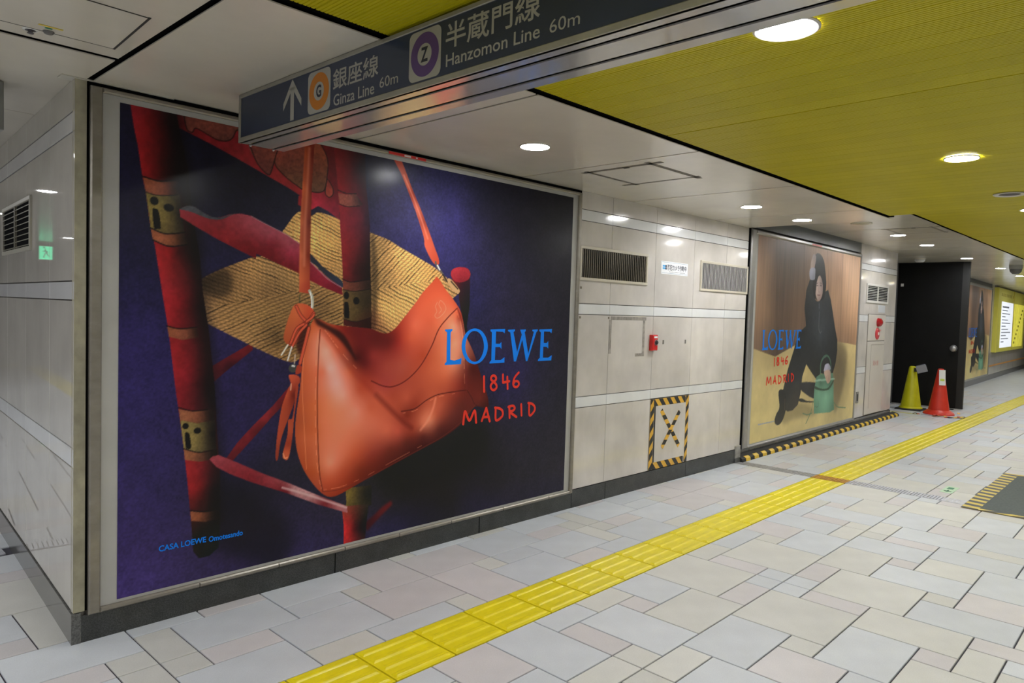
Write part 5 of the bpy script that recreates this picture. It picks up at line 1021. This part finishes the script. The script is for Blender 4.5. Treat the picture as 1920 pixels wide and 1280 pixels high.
# ------------------------------------------------------------------ downlights
def downlight(x, y, z, label, group=None, r=.078, rr=.094):
    t = thing('downlight', label, 'downlight', (x, y, z), 0, group)
    MB().lathe([(r, -.002), (rr*.93, -.006), (rr, -.003), (rr, .001), (r, .001)], 32).build('ring', RING, t, smooth=True)
    MB().disc((0, 0, -.0015), r, 28, flip=True).build('lens', LENS, t); return t
downlight(2.138, .968, 2.307, 'large bright downlight in the yellow ceiling touching the hanging sign outline', r=.078, rr=.098)
downlight(4.379, .993, 2.307, 'downlight in the yellow ceiling near the right edge of the picture', r=.078, rr=.084)
downlight(2.800, 2.610, 2.30, 'downlight in the white ceiling above the handbag poster', r=.076, rr=.082)
downlight(5.339, 2.632, 2.30, 'downlight in the white ceiling above the notice and wall vents', r=.078, rr=.083)
downlight(6.284, 2.621, 2.30, 'downlight just before the ceiling step near the person poster', r=.078, rr=.083)
downlight(9.284, 2.717, 2.46, 'downlight beside the hatch beyond the ceiling step', r=.08, rr=.085)
downlight(10.621, 2.751, 2.46, 'downlight above the hydrant cabinet, before the black partition', r=.08, rr=.085)
downlight(13.012, 2.799, 2.46, 'downlight over the upper right corner of the black partition', r=.08, rr=.085)
downlight(15.455, 2.789, 2.46, 'farthest downlight in view, above the yellow notice board', r=.08, rr=.085)
G0 = 'added downlights outside the picture'; GL = 'unseen round downlight added outside the picture to light the hall'
for x, y, z in [(2.1,-1,2.30),(4.4,-1,2.30),(6.6,1.0,2.307-.001),(6.6,-1,2.30),(8.9,1.02,2.462),(11.1,1.02,2.462),(13.3,1.03,2.462),(15.5,1.03,2.462),(8.9,-1,2.462),(11.1,-1,2.462),(13.3,-1,2.462),(18,1.03,2.462),(18,2.9,2.46),(20.6,2.9,2.46),(23.2,2.9,2.46),(21,1.03,2.462),(24,1.03,2.462),(-.1,-1,2.30),(-2.4,.2,2.30),(-.1,1.0,2.30),(-2.4,-1.6,2.30),(-1.0,3.0,2.30),(-1.6,4.9,2.30),(-4.4,1.0,2.30),(-1.3,2.1,2.30),(-2.6,3.4,2.30),(-1.7,6.7,2.30),(26,2.9,2.46),(27,1.03,2.46)]: downlight(x, y, z, GL, G0)  # rows carried on unseen; extra lamps added to brighten left side and notice board
GP = 'downlights of the side passage'
for x, y in ((.453, 7.03), (-.48, 12.4), (.571, 9.42), (-2.2, 5.2), (-2.2, 9), (-2.2, 13)): downlight(x, y, 2.30, 'round downlight in the side passage', GP, .065, .075)  # first three mirrored in the tiled wall; the rest added to brighten the left
sp = thing('ceiling_speaker', 'round dark speaker grille in the yellow ceiling at the right edge', 'speaker', (5.764, 1.014, 2.307))
MB().lathe([(.062, -.002), (.088, -.007), (.095, -.003), (.095, .001), (.062, .001)], 32).build('ring', RING, sp, smooth=True); MB().disc((0, 0, -.0012), .063, 28, flip=True).build('grille', mat('speaker_grille', (.06, .05, .05), .6), sp)
se = thing('ceiling_speaker', 'pale round ceiling disc just beyond the ceiling step', 'speaker', (8.003, 2.706, 2.46))
MB().lathe([(.070, -.008), (.095, -.010), (.105, -.003), (.105, .001)], 32).build('ring', CEIL, se, smooth=True); MB().disc((0, 0, -.008), .071, 28, flip=True).build('grille', mat('disc_beige', (.42, .38, .28), .5), se)
ds = thing('smoke_detector', 'small white detector on the ceiling above the black partition', 'detector', (12.884, 3.427, 2.46))
MB().lathe([(.075, 0), (.075, -.03), (.055, -.055), (0, -.06)], 24).build('dome', WHITE, ds, smooth=True); MB().lathe([(.085, 0), (.083, -.012), (.072, -.014)], 24).build('base', CEIL, ds)
dc = thing('dome_camera', 'grey dome camera hanging from the far ceiling at the right edge', 'camera', (14.77, 2.445, 2.46))
MB().lathe([(.10, 0), (.10, -.05), (.095, -.07)], 24).build('housing', mat('camera_grey', (.40, .40, .38), .4), dc, smooth=True); MB().lathe([(.092, -.07), (.085, -.11), (.05, -.15), (0, -.16)], 24).build('dome', mat('camera_dome', (.18, .18, .18), .15), dc, smooth=True)
ex = thing('exit_sign', 'lit green exit sign hanging in the side passage, seen only as a reflection', 'exit sign', (-.48, 14, 2.03))
MB().face_tile(-.01, .19, -.01, .225, 0, .06, .004).build('case', WHITE, ex); MB().face_tile(0, .18, 0, .215, -.003, .003, .001).build('lit_face', GREENL, ex)
mb = MB(); stroke(mb, [(.10, .17), (.085, .12), (.11, .07), (.12, .03)], .016, -.0036); stroke(mb, [(.085, .12), (.06, .07), (.04, .05)], .016, -.0036); stroke(mb, [(.13, .13), (.095, .14), (.06, .12)], .014, -.0036); mb.disc((.115, -.0036, .195), .014, 12, 0, 'y'); mb.build('running_figure', PAPER, ex); MB().box(.085, .095, .02, .04, .22, .27).build('hanger', STEEL, ex)

# ------------------------------------------------------------------ hanging direction sign
sg = thing('hanging_sign', 'long navy direction sign with white lettering and coloured line rings under the ceiling', 'sign', (1.362, 2.983, 2.10), -89.0)
SL, SH, SD = 3.3, .198, .204
MB().box(0, SL, .004, SD, .004, SH).build('body', SIGNF, sg)
MB().face_tile(0, SL, 0, .020, -.004, .012, .002).build('lower_trim', SIGNF, sg); MB().face_tile(0, SL, .183, SH, -.004, .012, .002).build('upper_trim', SIGNF, sg); MB().face_tile(0, .017, .02, .183, -.004, .012, .002).build('end_trim', SIGNF, sg)
MB().box(.017, SL, 0, .006, .02, .183).build('face', SIGNB, sg)
for y0, y1 in ((-.003, .036), (.054, .142), (.160, SD)): MB().box(.006, SL-.004, y0, y1, .0, .006).build('soffit_panel', SIGNU, sg)
for y in (.0455, .1505): MB().box(.006, SL-.004, y-.0095, y+.0095, .004, .006).build('soffit_gap', BLACK, sg); MB().lathe([(.006, 0), (.006, -.005), (.003, -.008), (0, -.008)], 12, c=(.012, y, 0)).build('screw', STEEL, sg)
YF = -.0009
def sx(y): return (2.983-y)*1.0003
mb = MB(); stroke(mb, [(sx(2.548), .028), (sx(2.548), .150)], .026, YF); mb.poly([(sx(2.546), YF, .181), (sx(2.614), YF, .098), (sx(2.614), YF, .074), (sx(2.546), YF, .146), (sx(2.482), YF, .074), (sx(2.482), YF, .098)])
am = MB(); am.poly([(sx(2.560), YF, .026), (sx(2.560), YF, .150), (sx(2.534), YF, .150), (sx(2.534), YF, .026)]); am.poly([(sx(2.547), YF, .181), (sx(2.614), YF, .098), (sx(2.614), YF, .070), (sx(2.547), YF, .146)]); am.poly([(sx(2.547), YF, .181), (sx(2.547), YF, .146), (sx(2.480), YF, .070), (sx(2.480), YF, .098)]); am.build('arrow', SIGNW, sg)
def symbol(cx, letter, ring):
    zc = .1015; a = .0755; mb = MB(); r = .022; pts = []
    for (ux, uz, s0) in ((1, 1, 0), (-1, 1, 90), (-1, -1, 180), (1, -1, 270)):
        for k in range(7): t = math.radians(s0+15*k); pts.append((cx+ux*(a-r)+r*math.cos(t), zc+uz*(a-r)+r*math.sin(t)))
    t = MB().plate(pts, YF-.0004, .0008).build('symbol_plate', SIGNW, sg)
    MB().disc((cx, YF-.0008, zc), .0665, 48, 0, 'y').build('ring', ring, t); MB().disc((cx, YF-.0012, zc), .0335, 36, 0, 'y').build('ring_centre', SIGNW, t)
    text(letter, cx-.017, zc-.0225, .034, .045, YF-.0016, INKN, t, .03, 'letter')
symbol(sx(2.358), 'G', ORANGE); symbol(sx(1.761), 'Z', PURPLE)
text('銀座線', sx(2.268), .086, .270, .072, YF, SIGNW, sg, .012); text('Ginza Line', sx(2.262), .030, .243, .040, YF, SIGNW, sg, .008); text('60m', sx(1.990), .042, .098, .034, YF, SIGNW, sg)
text('半蔵門線', sx(1.665), .092, .372, .076, YF, SIGNW, sg, .012); text('Hanzomon Line', sx(1.662), .042, .370, .036, YF, SIGNW, sg, .008); text('60m', sx(1.259), .044, .099, .034, YF, SIGNW, sg)
